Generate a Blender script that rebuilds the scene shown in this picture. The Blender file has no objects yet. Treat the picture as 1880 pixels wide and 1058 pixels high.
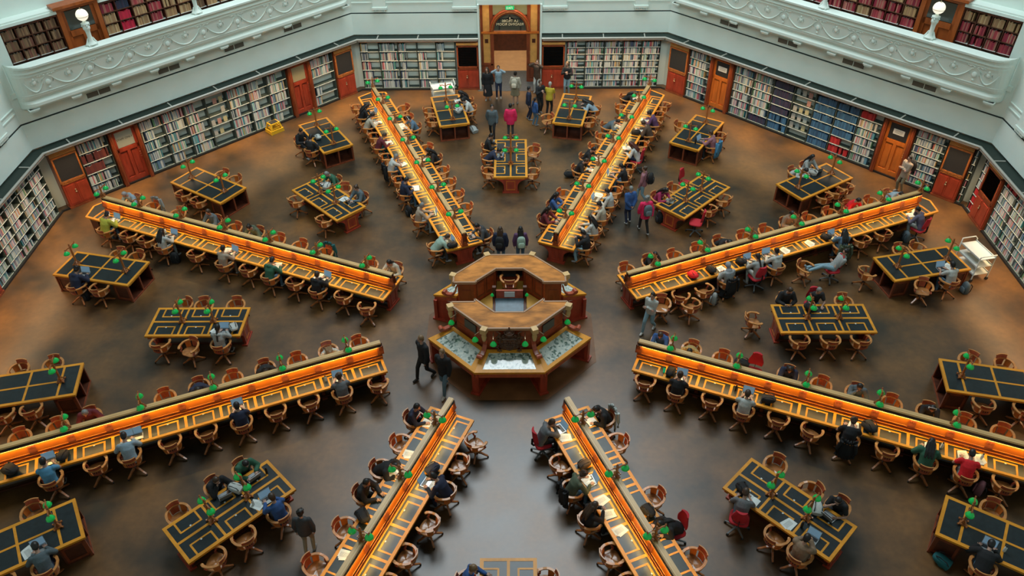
import bpy, bmesh, math, random
from mathutils import Vector, Matrix
R = math.radians
C = bpy.context.scene.collection
random.seed(7)

# ---------------------------------------------------------------- camera, world, main lights, exposure
CAM = dict(loc=(0.254, -18.721, 17.793), yaw=-0.0093, pitch=0.6988, roll=-0.0117, f=1485.55)
def make_camera():
    c = CAM; cd = bpy.data.cameras.new('camera'); o = bpy.data.objects.new('camera', cd); C.objects.link(o)
    fw = Vector((math.sin(c['yaw'])*math.cos(c['pitch']), math.cos(c['yaw'])*math.cos(c['pitch']), -math.sin(c['pitch'])))
    rt = Vector((math.cos(c['yaw']), -math.sin(c['yaw']), 0)); up = rt.cross(fw)
    r = rt*math.cos(c['roll']) + up*math.sin(c['roll']); u = -rt*math.sin(c['roll']) + up*math.cos(c['roll'])
    m = Matrix((r, u, -fw)).transposed().to_4x4(); m.translation = Vector(c['loc']); o.matrix_world = m
    cd.sensor_fit = 'HORIZONTAL'; cd.sensor_width = 36; cd.lens = c['f']/1880*36; cd.clip_end = 200
    bpy.context.scene.camera = o
make_camera()
S = bpy.context.scene
S.view_settings.view_transform = 'Standard'; S.view_settings.look = 'None'
S.view_settings.gamma = 1; S.view_settings.use_curve_mapping = False
S.view_settings.exposure = 0.0
W = bpy.data.worlds.new('daylight'); S.world = W; W.use_nodes = True
W.node_tree.nodes['Background'].inputs[0].default_value = (0.74, 0.90, 0.84, 1)
W.node_tree.nodes['Background'].inputs[1].default_value = 0.22
def area(name, loc, size, power, col, target=None, mat=None, spread=180):
    l = bpy.data.lights.new(name, 'AREA'); l.shape = 'RECTANGLE'; l.size, l.size_y = size; l.energy = power; l.color = col
    l.spread = R(spread); o = bpy.data.objects.new(name, l); C.objects.link(o)
    if mat is not None: o.matrix_world = mat
    else:
        o.location = loc
        d = (Vector(target)-Vector(loc)) if target else Vector((0, 0, -1))
        o.rotation_euler = d.to_track_quat('-Z', 'Y').to_euler()
    return o
# daylight from the glazed dome high above the hall
area('dome_daylight', (0, 11.5, 29), (17, 14), 7600, (0.84, 0.95, 1.0), (0, 1, 0))
# unseen fill added to brighten the far walls, as if from drum windows
area('drum_window_fill', (0, -15, 24), (24, 5), 850, (0.86, 1.0, 0.97), (0, 18.5, 6), spread=70)

# ---------------------------------------------------------------- helpers
def P(r, a, off=0.0, z=0.0):
    a = R(a); return Vector((r*math.sin(a)+off*math.cos(a), r*math.cos(a)-off*math.sin(a), z))
class MB:
    def __init__(s): s.v = []; s.f = []; s.sm = []; s.mi = []; s.T = None; s.m = 0
    def add(s, vs, fs, smooth=False):
        n = len(s.v); T = s.T
        for p in vs: s.v.append(tuple(T @ Vector(p)) if T is not None else tuple(p))
        for f in fs: s.f.append([i+n for i in f]); s.sm.append(smooth); s.mi.append(s.m)
        return s
    def box(s, x0, x1, y0, y1, z0, z1):
        return s.add([(x, y, z) for z in (z0, z1) for y in (y0, y1) for x in (x0, x1)],
                     [(0, 2, 3, 1), (4, 5, 7, 6), (0, 1, 5, 4), (2, 6, 7, 3), (0, 4, 6, 2), (1, 3, 7, 5)])
    def prism(s, poly, z0, z1, smooth=False):
        n = len(poly)
        a = sum(poly[i][0]*poly[(i+1) % n][1]-poly[(i+1) % n][0]*poly[i][1] for i in range(n))
        if a < 0: poly = poly[::-1]
        s.add([(x, y, z0) for x, y in poly]+[(x, y, z1) for x, y in poly], [list(range(n))[::-1], list(range(n, 2*n))])
        return s.add([(x, y, z0) for x, y in poly]+[(x, y, z1) for x, y in poly], [(i, (i+1) % n, n+(i+1) % n, n+i) for i in range(n)], smooth)
    def rings(s, rings, cap=True, smooth=True, close=True):
        n = len(rings[0]); vs = [p for r in rings for p in r]; fs = []
        for k in range(len(rings)-1):
            for i in range(n if close else n-1):
                j = (i+1) % n; fs.append((k*n+i, k*n+j, (k+1)*n+j, (k+1)*n+i))
        s.add(vs, fs, smooth)
        if cap and close:
            s.add(rings[0], [list(range(n))[::-1]]); s.add(rings[-1], [list(range(n))])
        return s
    def lathe(s, prof, c=(0, 0, 0), n=12, smooth=True):
        return s.rings([[(c[0]+r*math.cos(2*math.pi*i/n), c[1]+r*math.sin(2*math.pi*i/n), c[2]+z) for i in range(n)] for r, z in prof], True, smooth)
    def cone(s, p0, p1, r0, r1=None, n=8, smooth=True):
        if r1 is None: r1 = r0
        p0 = Vector(p0); p1 = Vector(p1); d = (p1-p0); q = d.to_track_quat('Z', 'Y')
        ring = lambda p, r: [tuple(p+q@Vector((r*math.cos(2*math.pi*i/n), r*math.sin(2*math.pi*i/n), 0))) for i in range(n)]
        return s.rings([ring(p0, r0), ring(p1, r1)], True, smooth)
    def tube(s, pts, r, n=6):
        pts = [Vector(p) for p in pts]; rr = []
        for i, p in enumerate(pts):
            d = pts[min(i+1, len(pts)-1)]-pts[max(i-1, 0)]; q = d.to_track_quat('Z', 'Y'); k = r[i] if isinstance(r, (list, tuple)) else r
            rr.append([tuple(p+q@Vector((k*math.cos(2*math.pi*j/n), k*math.sin(2*math.pi*j/n), 0))) for j in range(n)])
        return s.rings(rr)
    def sweep(s, pts, w, h, n_up=(0, 0, 1)):     # rectangular section, width w sideways, height h up
        pts = [Vector(p) for p in pts]; rr = []; up = Vector(n_up)
        for i, p in enumerate(pts):
            d = (pts[min(i+1, len(pts)-1)]-pts[max(i-1, 0)]).normalized(); sd = d.cross(up).normalized()
            ww = w[i] if isinstance(w, (list, tuple)) else w; hh = h[i] if isinstance(h, (list, tuple)) else h
            rr.append([tuple(p+sd*a+up*b) for a, b in ((-ww/2, -hh/2), (ww/2, -hh/2), (ww/2, hh/2), (-ww/2, hh/2))])
        return s.rings(rr, True, False)
    def ball(s, c, r, n=10, k=6, q=None):
        if not isinstance(r, (tuple, list)): r = (r, r, r)
        rr = []
        for i in range(k+1):
            t = math.pi*min(max(i/k, .02), .98)-math.pi/2
            ring = []
            for j in range(n):
                v = Vector((r[0]*math.cos(t)*math.cos(2*math.pi*j/n), r[1]*math.cos(t)*math.sin(2*math.pi*j/n), r[2]*math.sin(t)))
                if q is not None: v = q@v
                ring.append(tuple(Vector(c)+v))
            rr.append(ring)
        return s.rings(rr)
    def bar(s, x0, y0, x1, y1, w, z0, z1):      # straight plank on plan
        d = Vector((x1-x0, y1-y0)); l = d.length; d /= l; nx, ny = -d.y*w/2, d.x*w/2
        return s.prism([(x0-nx, y0-ny), (x1-nx, y1-ny), (x1+nx, y1+ny), (x0+nx, y0+ny)], z0, z1)
    def mesh(s, name, mats):
        me = bpy.data.meshes.new(name); me.from_pydata(s.v, [], s.f)
        for m in (mats if isinstance(mats, (list, tuple)) else [mats]): me.materials.append(m)
        me.polygons.foreach_set('use_smooth', s.sm); me.polygons.foreach_set('material_index', s.mi); me.update()
        return me
    def build(s, name, mats, parent=None, **tags):
        o = bpy.data.objects.new(name, s.mesh(name, mats)); C.objects.link(o)
        if parent is not None: o.parent = parent
        for k, v in tags.items(): o[k] = v
        return o
def thing(name, loc=(0, 0, 0), rz=0.0, label=None, cat=None, group=None):
    o = bpy.data.objects.new(name, None); C.objects.link(o); o.location = loc; o.rotation_euler = (0, 0, rz); o.empty_display_size = .1
    tag(o, label, cat, group); return o
def tag(o, label=None, cat=None, group=None):
    if label: o['label'] = label
    if cat: o['category'] = cat
    if group: o['group'] = group
    return o
def dup(root, loc=None, rz=None, label=None, group=None):
    r = root.copy(); C.objects.link(r)
    for k in ('label', 'group'):
        if k in r: del r[k]
    if loc is not None: r.location = loc
    if rz is not None: r.rotation_euler = (0, 0, rz)
    if label: r['label'] = label
    if group: r['group'] = group
    for ch in KIDS.get(root.name, ()):
        c = ch.copy(); C.objects.link(c); c.parent = r
        for g in KIDS.get(ch.name, ()):
            d = g.copy(); C.objects.link(d); d.parent = c
    return r
KIDS = {}
def remember(root):
    for o in [root]+list(root.children): KIDS[o.name] = list(o.children)
    return root
USED = set()
def proto(root):                 # hand out the prototype itself first, then copies
    remember(root)
    def place(loc, rz, label, group=None):
        if root.name not in USED:
            USED.add(root.name); root.location = loc; root.rotation_euler = (0, 0, rz); tag(root, label, None, group); return root
        return dup(root, loc, rz, label, group)
    return place
ORD = 'first second third fourth fifth sixth seventh eighth ninth tenth eleventh twelfth thirteenth fourteenth fifteenth'.split()

# ---------------------------------------------------------------- materials
def newmat(name):
    m = bpy.data.materials.new(name); m.use_nodes = True; return m, m.node_tree, m.node_tree.nodes['Principled BSDF']
def mat(name, col, rough=.5, metal=0, noise=0, scale=8, emit=0, ecol=None, spec=.5, stretch=None, trans=0, coat=0):
    m, nt, b = newmat(name)
    b.inputs['Roughness'].default_value = rough; b.inputs['Metallic'].default_value = metal
    b.inputs['Specular IOR Level'].default_value = spec; b.inputs['Base Color'].default_value = (*col, 1)
    if coat: b.inputs['Coat Weight'].default_value = coat; b.inputs['Coat Roughness'].default_value = .15
    if trans: b.inputs['Transmission Weight'].default_value = trans
    if noise:
        tc = nt.nodes.new('ShaderNodeTexCoord'); mp = nt.nodes.new('ShaderNodeMapping'); n = nt.nodes.new('ShaderNodeTexNoise')
        mp.inputs['Scale'].default_value = stretch or (1, 1, 1); n.inputs['Scale'].default_value = scale; n.inputs['Detail'].default_value = 4
        r = nt.nodes.new('ShaderNodeValToRGB'); r.color_ramp.elements[0].position = .3; r.color_ramp.elements[1].position = .7
        r.color_ramp.elements[0].color = (*[c*(1-noise) for c in col], 1); r.color_ramp.elements[1].color = (*[min(1, c*(1+noise)) for c in col], 1)
        nt.links.new(tc.outputs['Object'], mp.inputs[0]); nt.links.new(mp.outputs[0], n.inputs['Vector'])
        nt.links.new(n.outputs[0], r.inputs[0]); nt.links.new(r.outputs[0], b.inputs['Base Color'])
    if emit: b.inputs['Emission Color'].default_value = (*(ecol or col), 1); b.inputs['Emission Strength'].default_value = emit
    return m
def cmat(name, rough=.8, sheen=0):              # colour comes from the object
    m, nt, b = newmat(name); oi = nt.nodes.new('ShaderNodeObjectInfo'); n = nt.nodes.new('ShaderNodeTexNoise'); n.inputs['Scale'].default_value = 14
    mx = nt.nodes.new('ShaderNodeMix'); mx.data_type = 'RGBA'; mx.blend_type = 'MULTIPLY'; mx.inputs[0].default_value = .45
    nt.links.new(oi.outputs['Color'], mx.inputs[6]); nt.links.new(n.outputs[0], mx.inputs[7]); nt.links.new(mx.outputs[2], b.inputs['Base Color'])
    b.inputs['Roughness'].default_value = rough; return m
M = dict(
    oak=mat('honey_oak', (.62, .255, .022), .38, spec=.3, noise=.16, scale=5, stretch=(1, .25, 1)),
    rail=mat('pale_oak', (.60, .38, .16), .38, noise=.16, scale=6, stretch=(1, .2, 1)),
    mahog=mat('mahogany', (.20, .045, .016), .35, noise=.3, scale=6, stretch=(1, 1, .3)),
    redwood=mat('red_mahogany', (.30, .040, .018), .35, noise=.25, scale=7, stretch=(1, 1, .3)),
    amber=mat('amber_timber', (.32, .08, .006), .4, noise=.12, scale=4),
    orange=mat('orange_timber', (.50, .135, .02), .38, noise=.2, scale=6, stretch=(1, 1, .25)),
    darkwood=mat('dark_timber', (.075, .02, .009), .4, noise=.3, scale=6),
    leather=mat('blue_black_leather', (.010, .017, .020), .33, noise=.25, scale=9, spec=.42),
    chairwood=mat('chair_timber', (.33, .11, .028), .34, noise=.28, scale=9, coat=.2),
    chairpale=mat('pale_timber', (.48, .20, .055), .36, noise=.2, scale=9, coat=.12),  # paler timber tone, used on arm rails and top edges
    cred=mat('counter_red_timber', (.36, .065, .018), .36, noise=.25, scale=6), innerfloor=mat('golden_inner_floor', (.55, .29, .05), .4, noise=.1, scale=3),
    doorwood=mat('gallery_door_timber', (.33, .078, .014), .4, noise=.25, scale=6, stretch=(1, 1, .3)),
    crest=mat('crest_timber', (.36, .070, .028), .36, noise=.2, scale=9, coat=.2),
    seatwood=mat('seat_timber', (.34, .14, .042), .30, noise=.3, scale=8, coat=.25),
    black=mat('black_metal', (.012, .013, .014), .4), grey=mat('grey_plastic', (.10, .11, .115), .5),
    brass=mat('old_brass', (.45, .33, .2), .4, .8), chrome=mat('chrome', (.6, .6, .6), .25, .9),
    red=mat('red_upholstery', (.42, .012, .022), .8), white=mat('white_enamel', (.62, .66, .62), .45),
    plaster=mat('pale_green_plaster', (.68, .78, .72), .75, noise=.03, scale=1.2),
    shelfback=mat('pale_shelf_metal', (.68, .76, .70), .6), shelfgreen=mat('dark_shelf_metal', (.05, .07, .06), .55),
    canopy=mat('dark_green_canopy', (.010, .022, .016), .6, noise=.4, scale=20), railmetal=mat('rail_metal', (.42, .41, .36), .4, .3),
    gap=mat('painted_gap_shade', (.01, .02, .018), .7), grille=mat('vent_grille', (.10, .095, .075), .6),
    glass=mat('smoked_glass', (.05, .06, .05), .12, spec=.8), shade=mat('green_glass_shade', (.0, .38, .07), .18, emit=.16, ecol=(.0, .6, .09), coat=.6),
    globe=mat('opal_globe', (.8, .75, .62), .3, emit=.75, ecol=(1, .93, .75)), strip=mat('lamp_strip', (1, .7, .3), .5, emit=3.0, ecol=(1, .62, .2)),
    paper=mat('white_paper', (.62, .66, .64), .7), yellow=mat('yellow_plastic', (.75, .42, .02), .45), mesh=mat('dark_panel', (.018, .02, .022), .6, noise=.3, scale=60),
    blueleather=mat('blue_grey_leather', (.055, .10, .13), .4, noise=.2, scale=8), tan=mat('tan_floor_tiles', (.46, .27, .13), .4, noise=.1, scale=3),
    greymat=mat('grey_door_mat', (.065, .065, .063), .8, noise=.2, scale=12), screen=mat('lit_screen', (.12, .22, .32), .2, emit=.22, ecol=(.35, .6, .8)),
    alu=mat('silver_aluminium', (.36, .38, .39), .35, .6), skin=cmat('skin', .5), cloth=cmat('cloth', .85), hair=cmat('hair', .5), bookc=cmat('book_cloth', .6),
    eye=mat('eye', (.02, .015, .01), .3), galw=mat('gallery_shelf_timber', (.10, .055, .028), .5, noise=.3, scale=6), exitg=mat('exit_green', (.0, .25, .09), .4, emit=.5, ecol=(0, .5, .2)),
    lettering=mat('gold_lettering', (.65, .6, .42), .5), cream=mat('cream_panel', (.66, .33, .09), .4, noise=.12, scale=5), stone=mat('grey_stone', (.3, .34, .32), .6),
    sign=mat('pale_sign_glass', (.33, .36, .30), .3), ink=mat('dark_ink', (.03, .03, .03), .6), rubber=mat('black_rubber', (.012, .012, .012), .8),
)
def floor_material():
    m, nt, b = newmat('worn_brown_floor'); tc = nt.nodes.new('ShaderNodeTexCoord')
    n1 = nt.nodes.new('ShaderNodeTexNoise'); n1.inputs['Scale'].default_value = .55; n1.inputs['Detail'].default_value = 5
    n2 = nt.nodes.new('ShaderNodeTexNoise'); n2.inputs['Scale'].default_value = 6; n2.inputs['Detail'].default_value = 6
    for n in (n1, n2): nt.links.new(tc.outputs['Object'], n.inputs['Vector'])
    r = nt.nodes.new('ShaderNodeValToRGB'); e = r.color_ramp.elements; e[0].position = .34; e[1].position = .69
    e[0].color = (.027, .018, .010, 1); e[1].color = (.165, .074, .018, 1)
    mx = nt.nodes.new('ShaderNodeMix'); mx.data_type = 'RGBA'; mx.blend_type = 'OVERLAY'; mx.inputs[0].default_value = .35
    nt.links.new(n1.outputs[0], r.inputs[0]); nt.links.new(r.outputs[0], mx.inputs[6]); nt.links.new(n2.outputs[0], mx.inputs[7]); nt.links.new(mx.outputs[2], b.inputs['Base Color'])
    mr = nt.nodes.new('ShaderNodeMapRange'); mr.inputs[3].default_value = .30; mr.inputs[4].default_value = .44
    nt.links.new(n1.outputs[0], mr.inputs[0]); nt.links.new(mr.outputs[0], b.inputs['Roughness']); b.inputs['Specular IOR Level'].default_value = .75
    return m
M['floor'] = floor_material()
def brown_zone():
    return mat('brown_floor_inlay', (.15, .066, .026), .42, noise=.3, scale=1.5, spec=.4)
def attr_material():
    m, nt, b = newmat('book_spines'); a = nt.nodes.new('ShaderNodeAttribute'); a.attribute_name = 'spine'
    nt.links.new(a.outputs[0], b.inputs['Base Color']); b.inputs['Roughness'].default_value = .6; return m
M['spines'] = attr_material()
def case_paper():
    m, nt, b = newmat('display_documents'); tc = nt.nodes.new('ShaderNodeTexCoord'); v = nt.nodes.new('ShaderNodeTexVoronoi'); v.distance = 'CHEBYCHEV'; v.inputs['Scale'].default_value = 15
    r = nt.nodes.new('ShaderNodeValToRGB'); e = r.color_ramp.elements; e[0].position = 0; e[0].color = (.08, .13, .10, 1); e[1].position = 1; e[1].color = (.60, .62, .55, 1)
    e.new(.35).color = (.42, .48, .44, 1); e.new(.22).color = (.20, .26, .23, 1)
    sp = nt.nodes.new('ShaderNodeSeparateColor'); nt.links.new(tc.outputs['Object'], v.inputs['Vector']); nt.links.new(v.outputs['Color'], sp.inputs[0]); nt.links.new(sp.outputs[0], r.inputs[0]); nt.links.new(r.outputs[0], b.inputs['Base Color'])
    b.inputs['Roughness'].default_value = .12; b.inputs['Coat Weight'].default_value = .6; return m
M['papers'] = case_paper()

# ---------------------------------------------------------------- the setting
SIDES = {'north': 0, 'north_east': 45, 'east': 90, 'south_east': 135, 'south': 180, 'south_west': -135, 'west': -90, 'north_west': -45}
T8 = math.tan(R(22.5))
def octo(r): return [tuple(P(r/math.cos(R(22.5)), 22.5+45*i)[:2]) for i in range(8)]
fl = MB().prism(octo(18.2), -.2, 0); fl.build('floor', M['floor'], kind='structure')
fl = MB(); fl.box(-1.6, 1.6, 17.2, 19.43, -.2, .004); fl.build('floor', M['greymat'], kind='structure')
fl = MB(); fl.box(-3.2, 3.2, 19.43, 26, -.2, .004); fl.build('floor', M['tan'], kind='structure')
fl = MB(); fl.prism(octo(2.66), -.1, .006); fl.build('floor', brown_zone(), kind='structure')

def side_mesh(name, A, mb, mats, **k):
    o = mb.build(name, mats, **k); o.rotation_euler = (0, 0, -R(A)); return o
def wall(name, A):
    mb = MB(); h1 = 17.80*T8; hw = 17.55*T8
    if A == 0:
        for x0, x1 in ((-h1, -1.44), (1.35, h1)): mb.box(x0, x1, 17.80, 18.0, 0, 2.72)
        for x0, x1 in ((-hw, -1.44), (1.35, hw)):
            mb.box(x0, x1, 17.55, 17.95, 2.72, 3.69)
            mb.box(x0, x1, 17.59, 17.95, 3.69, 3.74)
        mb.box(-1.52, -1.44, 17.40, 18.6, 0, 4.12); mb.box(1.35, 1.43, 17.40, 18.6, 0, 4.12)      # jambs
        mb.box(-17.58*T8, 17.58*T8, 17.58, 17.95, 4.09, 9.0)
        for x0, x1 in ((-17.58*T8, -1.44), (1.35, 17.58*T8)): mb.box(x0, x1, 17.58, 17.95, 3.74, 4.09)
        mb.box(-1.52, 1.43, 17.50, 18.0, 4.08, 4.3)
    else:
        mb.box(-h1, h1, 17.80, 18.0, 0, 2.72); mb.box(-hw, hw, 17.55, 17.95, 2.72, 3.69); mb.box(-hw, hw, 17.59, 17.95, 3.69, 3.74)
        top = 9.0 if A in (90, -90) else 5.4
        if A in (45, -45): mb.box(-17.58*T8, 17.58*T8, 17.58, 17.95, 3.74, 4.9)
        else: mb.box(-17.58*T8, 17.58*T8, 17.58, 17.95, 3.74, top)
        if A in (45, -45):
            mb.box(-17.58*T8-.1, -6.72, 17.58, 18.5, 4.9, 9); mb.box(6.72, 17.58*T8+.1, 17.58, 18.5, 4.9, 9)      # piers beside the gallery
            mb.box(-7.4, 7.4, 18.42, 18.6, 4.7, 9)
            mb.box(-7.2, 7.2, 17.5, 18.5, 4.72, 4.9)
    return side_mesh('wall_'+name, A, mb, M['plaster'], kind='structure')
for n, A in SIDES.items(): wall(n, A)
trim_n = [0]
def trim(A, mb, m):
    trim_n[0] += 1; return side_mesh('trim_%d' % trim_n[0], A, mb, m, kind='structure')
for n, A in SIDES.items():
    if A in (180, 135, -135): continue
    mb = MB(); hw = 17.57*T8
    spans = ((-hw, -1.52), (1.43, hw)) if A == 0 else ((-hw, hw),)
    for x0, x1 in spans: mb.box(x0, x1, 17.56, 17.60, 3.70, 3.735)
    trim(A, mb, M['gap'])  # shade of the recess put in as a dark strip
    mb = MB()
    for x0, x1 in spans: mb.prism([(x0+(.18 if x0 == -hw else 0), 17.12), (x1-(.18 if x1 == hw else 0), 17.12), (x1, 17.58), (x0, 17.58)], 2.60, 2.66)
    trim(A, mb, M['canopy'])
    mb = MB()
    for x0, x1 in spans: mb.box(x0+.06, x1-.06, 17.36, 17.42, 0, .07)
    trim(A, mb, M['black'])
# mouldings on the flat upper walls
for A in (0, 90, -90):
    mb = MB()
    for x0, x1 in ((-6.24, -5.64), (-2.61, -1.56), (1.5, 2.54), (5.63, 6.2)) if A == 0 else ((-6.24, -5.64), (-2.5, -1.5), (1.5, 2.5), (5.63, 6.2)):
        mb.box(x0, x1, 17.46, 17.6, 4.02, 9); mb.box(x0-.04, x1+.04, 17.42, 17.6, 3.92, 4.02)
        n = int((x1-x0)/.07)
        for i in range(n): mb.box(x0+i*.07, x0+i*.07+.045, 17.44, 17.6, 3.82, 3.92)
    for x0, x1 in ((-7.2, -6.24), (-5.64, -2.61), (2.54, 5.63), (6.2, 7.2)): mb.box(x0, x1, 17.54, 17.6, 4.18, 4.22); mb.box(x0, x1, 17.54, 17.6, 4.38, 4.42)
    trim(A, mb, M['plaster'])

# warm picture-light rail along the top of the bookcases, one per wall
def light_rail(n, A, where):
    hw = 17.12*T8; spans = ((-hw, -1.5), (1.42, hw)) if A == 0 else ((-hw, hw),)
    for k, (x0, x1) in enumerate(spans):
        w = where[k] if A == 0 else where
        t = thing('light_rail', (0, 0, 0), -R(A), 'long metal light rail above the bookcases %s' % w, 'light rail')
        mb = MB(); mb.tube([(x0, 17.08, 2.66), (x1, 17.08, 2.66)], .05, 8); mb.box(x0+.05, x1-.05, 17.06, 17.16, 2.56, 2.65); mb.build('rail', M['railmetal'], t)
        mb = MB(); mb.prism([(x0+.1, 17.14), (x1-.1, 17.14), (x1-.05, 17.30), (x0+.05, 17.30)], 2.50, 2.545); mb.build('cornice', M['chairwood'], t)
        m = max(2, round((x1-x0)/2.15))
        for i in range(m):
            x = x0+(i+.5)*(x1-x0)/m; mb = MB(); mb.bar(x, 17.08, x+.02, 17.5, .05, 2.665, 2.70); mb.build('bracket', M['railmetal'], t)
        a = -R(A)
        mt = Matrix.Rotation(a, 4, 'Z') @ Matrix.Translation(((x0+x1)/2, 17.02, 2.56)) @ Matrix.Rotation(R(-10), 4, 'X')
        area('rail_lamp', None, (x1-x0-.3, .05), RAILP*(x1-x0), (1.0, .64, .33), mat=mt, spread=104)
RAILP = 14.0
light_rail('n', 0, ('left of the tall doorway', 'right of the tall doorway')); light_rail('nw', -45, 'under the left balcony'); light_rail('ne', 45, 'under the right balcony')
light_rail('e', 90, 'on the far right wall'); light_rail('w', -90, 'on the far left wall')

ZK = 1.16
# balconies with relief garlands
def balcony(A, w):
    t = thing('balcony', (0, 0, 0), -R(A), 'white curved balcony with garland reliefs, %s' % w, 'balcony')
    prof = [(.02, 4.32), (.36, 4.30), (.45, 4.33), (.50, 4.40), (.50, 4.50), (.44, 4.55), (.40, 4.60), (.46, 4.66), (.50, 4.72), (.55, 5.00), (.60, 5.30), (.655, 5.46), (.70, 5.50), (.66, 5.55), (.70, 5.62), (.78, 5.66), (.79, 5.72), (.72, 5.75), (.45, 5.77), (.40, 5.74), (.38, 5.5), (.38, 4.9), (.02, 4.9)]
    prof = [(p, z if z < 4.6 else 4.6+(z-4.6)*ZK) for p, z in prof]
    X = 7.05
    def path(p):      # plan line at projection p
        pts = []; n = 7; r = max(p, .05)
        for i in range(n+1):
            a = math.pi/2*i/n; pts.append((-X+r-r*math.cos(a)*1.0, 17.57-r*math.sin(a)))
        return pts+[(-x, y) for x, y in pts[::-1]]
    cols = [[(x, y, z) for x, y in path(p)] for p, z in prof]
    mb = MB(); mb.rings(cols, False, False, False); mb.build('parapet', M['plaster'], t)
    mb = MB(); mb.rings([[(x, y-.01, z) for x, y in path(.47)] for z in (4.0, 4.0)], False, False, False)
    for i in range(10):
        x = -6.75+i*1.5
        b = MB(); b.box(x-.15, x+.15, 17.11, 17.36, 4.21, 4.32); b.box(x-.18, x+.18, 17.08, 17.36, 4.27, 4.32); b.build('bracket', M['plaster'], t)
    def face(x, z, d=0):  # point on the bulging face
        zr = z; z0_ = z; z = 4.6+(z-4.6)*ZK
        p = .50+(zr-4.72)*.172; dx = min(1, max(0, (abs(x)-(X-p))/p)); y = 17.57-p*math.sqrt(max(0, 1-dx*dx)); return (x, y-d, z)
    k = 0
    for i in range(-5, 5):
        x0 = i*1.5+.0; x1 = x0+1.5
        if x0 < -6.95 or x1 > 7.0: 
            x0 = max(x0, -6.9); x1 = min(x1, 6.9)
            if x1-x0 < .8: continue
        g = MB(); pts = []
        for j in range(17):
            s = j/16; x = x0+.12+(x1-x0-.24)*s; z = 5.27-.40*math.sin(math.pi*s)**.8; pts.append(face(x, z, .015))
        g.tube(pts, [.012+.014*math.sin(math.pi*j/16) for j in range(17)], 6)
        for j in range(1, 16): g.ball(pts[j], .014+.014*math.sin(math.pi*j/16), 6, 4)
        g.build('garland', M['plaster'], t)
        g = MB(); xc = (x0+x1)/2
        g.ball(face(xc, 5.17, .01), (.07, .03, .09), 8, 5); g.ball(face(xc, 5.28, .01), (.035, .03, .05), 8, 5)
        for s in (-1, 1): g.tube([face(xc+s*.05, 5.08, .01), face(xc+s*.13, 5.14, .012), face(xc+s*.11, 5.24, .012)], .014, 5)
        g.build('rosette', M['plaster'], t)
    for i in range(-4, 5):
        x = i*1.5; g = MB()
        for s in (-1, 1):
            for q in range(4): g.ball(face(x+s*(.07+.07*q), 5.33+.02*(q % 2), .01), (.045, .02, .03), 7, 4)
            g.tube([face(x+s*.03, 5.3, .01), face(x+s*.2, 5.2, .015), face(x+s*.16, 5.06, .012)], .014, 5)
        g.ball(face(x, 5.08, .015), (.09, .03, .11), 10, 6); g.ball(face(x, 4.9, .01), (.05, .02, .05), 8, 4)
        g.build('medallion', M['plaster'], t)
    mb = MB()
    for z, p in ((4.6+.80*ZK, .635), (4.6+.20*ZK, .515)): mb.rings([[(x, y-.004, z-.008) for x, y in path(p)], [(x, y-.02, z) for x, y in path(p)], [(x, y-.004, z+.008) for x, y in path(p)]], False, False, False)
    mb.build('moulding', M['plaster'], t)
    return t
balcony(-45, 'upper left'); balcony(45, 'upper right')
def newel_lamp():
    t = thing('balcony_lamp'); tag(t, None, 'lamp')
    mb = MB(); mb.prism([(-.16, -.13), (.16, -.13), (.16, .13), (-.16, .13)], 0, .05)
    mb.lathe([(.17, .05), (.13, .09), (.085, .16), (.075, .35), (.082, .50), (.10, .56), (.125, .60), (.12, .68), (.09, .72), (.135, .76), (.145, .80), (.07, .83), (.05, .88)], n=14)
    for s in (-1, 1): mb.tube([(s*.18, 0, .03), (s*.14, 0, .12), (s*.09, 0, .26)], [.05, .035, .02], 6)
    for i in range(4): a = math.pi/2*i; mb.ball((.12*math.cos(a), .12*math.sin(a), .72), .035, 6, 4)
    mb.build('post', M['plaster'], t)
    g = MB(); g.ball((0, 0, 1.09), .205, 18, 12); g.build('globe', M['globe'], t)
    r = MB(); r.rings([[(.209*math.cos(2*math.pi*i/24), .209*math.sin(2*math.pi*i/24), 1.05+dz) for i in range(24)] for dz in (0, .014)], False); r.lathe([(.03, 1.29), (.02, 1.33), (.005, 1.35)], n=8); r.build('band', M['brass'], t)
    return t
place_newel = proto(newel_lamp())
for A, xs, w in ((-45, (-4.15, -.05), 'upper left'), (45, (4.15, .05), 'upper right')):
    for i, x in enumerate(xs):
        v = P(16.98, A, x, 4.6+1.16*ZK)
        place_newel(v, -R(A), ('white lamp post with opal globe on the %s balcony' if i == 0 else 'white lamp post cut off by the top edge, %s balcony') % w)
# vents in the wall below the balconies
for A, w in ((-45, 'left'), (45, 'right')):
    sg = -1 if A < 0 else 1
    for i, x in enumerate((4.36, 1.53, -1.36, -4.2)):
        t = thing('wall_vent', (0, 0, 0), -R(A), 'brown wall vent under the %s balcony, %s from the outer corner' % (w, ORD[i]), 'vent'); x *= sg
        mb = MB(); mb.box(x-.45, x+.45, 17.555, 17.59, 3.87, 4.07); mb.build('grille', M['grille'], t)
        mb = MB()
        for u in (-.46, 0, .46): mb.box(x+u-.012, x+u+.012, 17.54, 17.59, 3.86, 4.08)
        mb.box(x-.46, x+.46, 17.54, 17.59, 3.855, 3.87); mb.box(x-.46, x+.46, 17.54, 17.59, 4.07, 4.085); mb.build('frame', M['plaster'], t)

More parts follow.
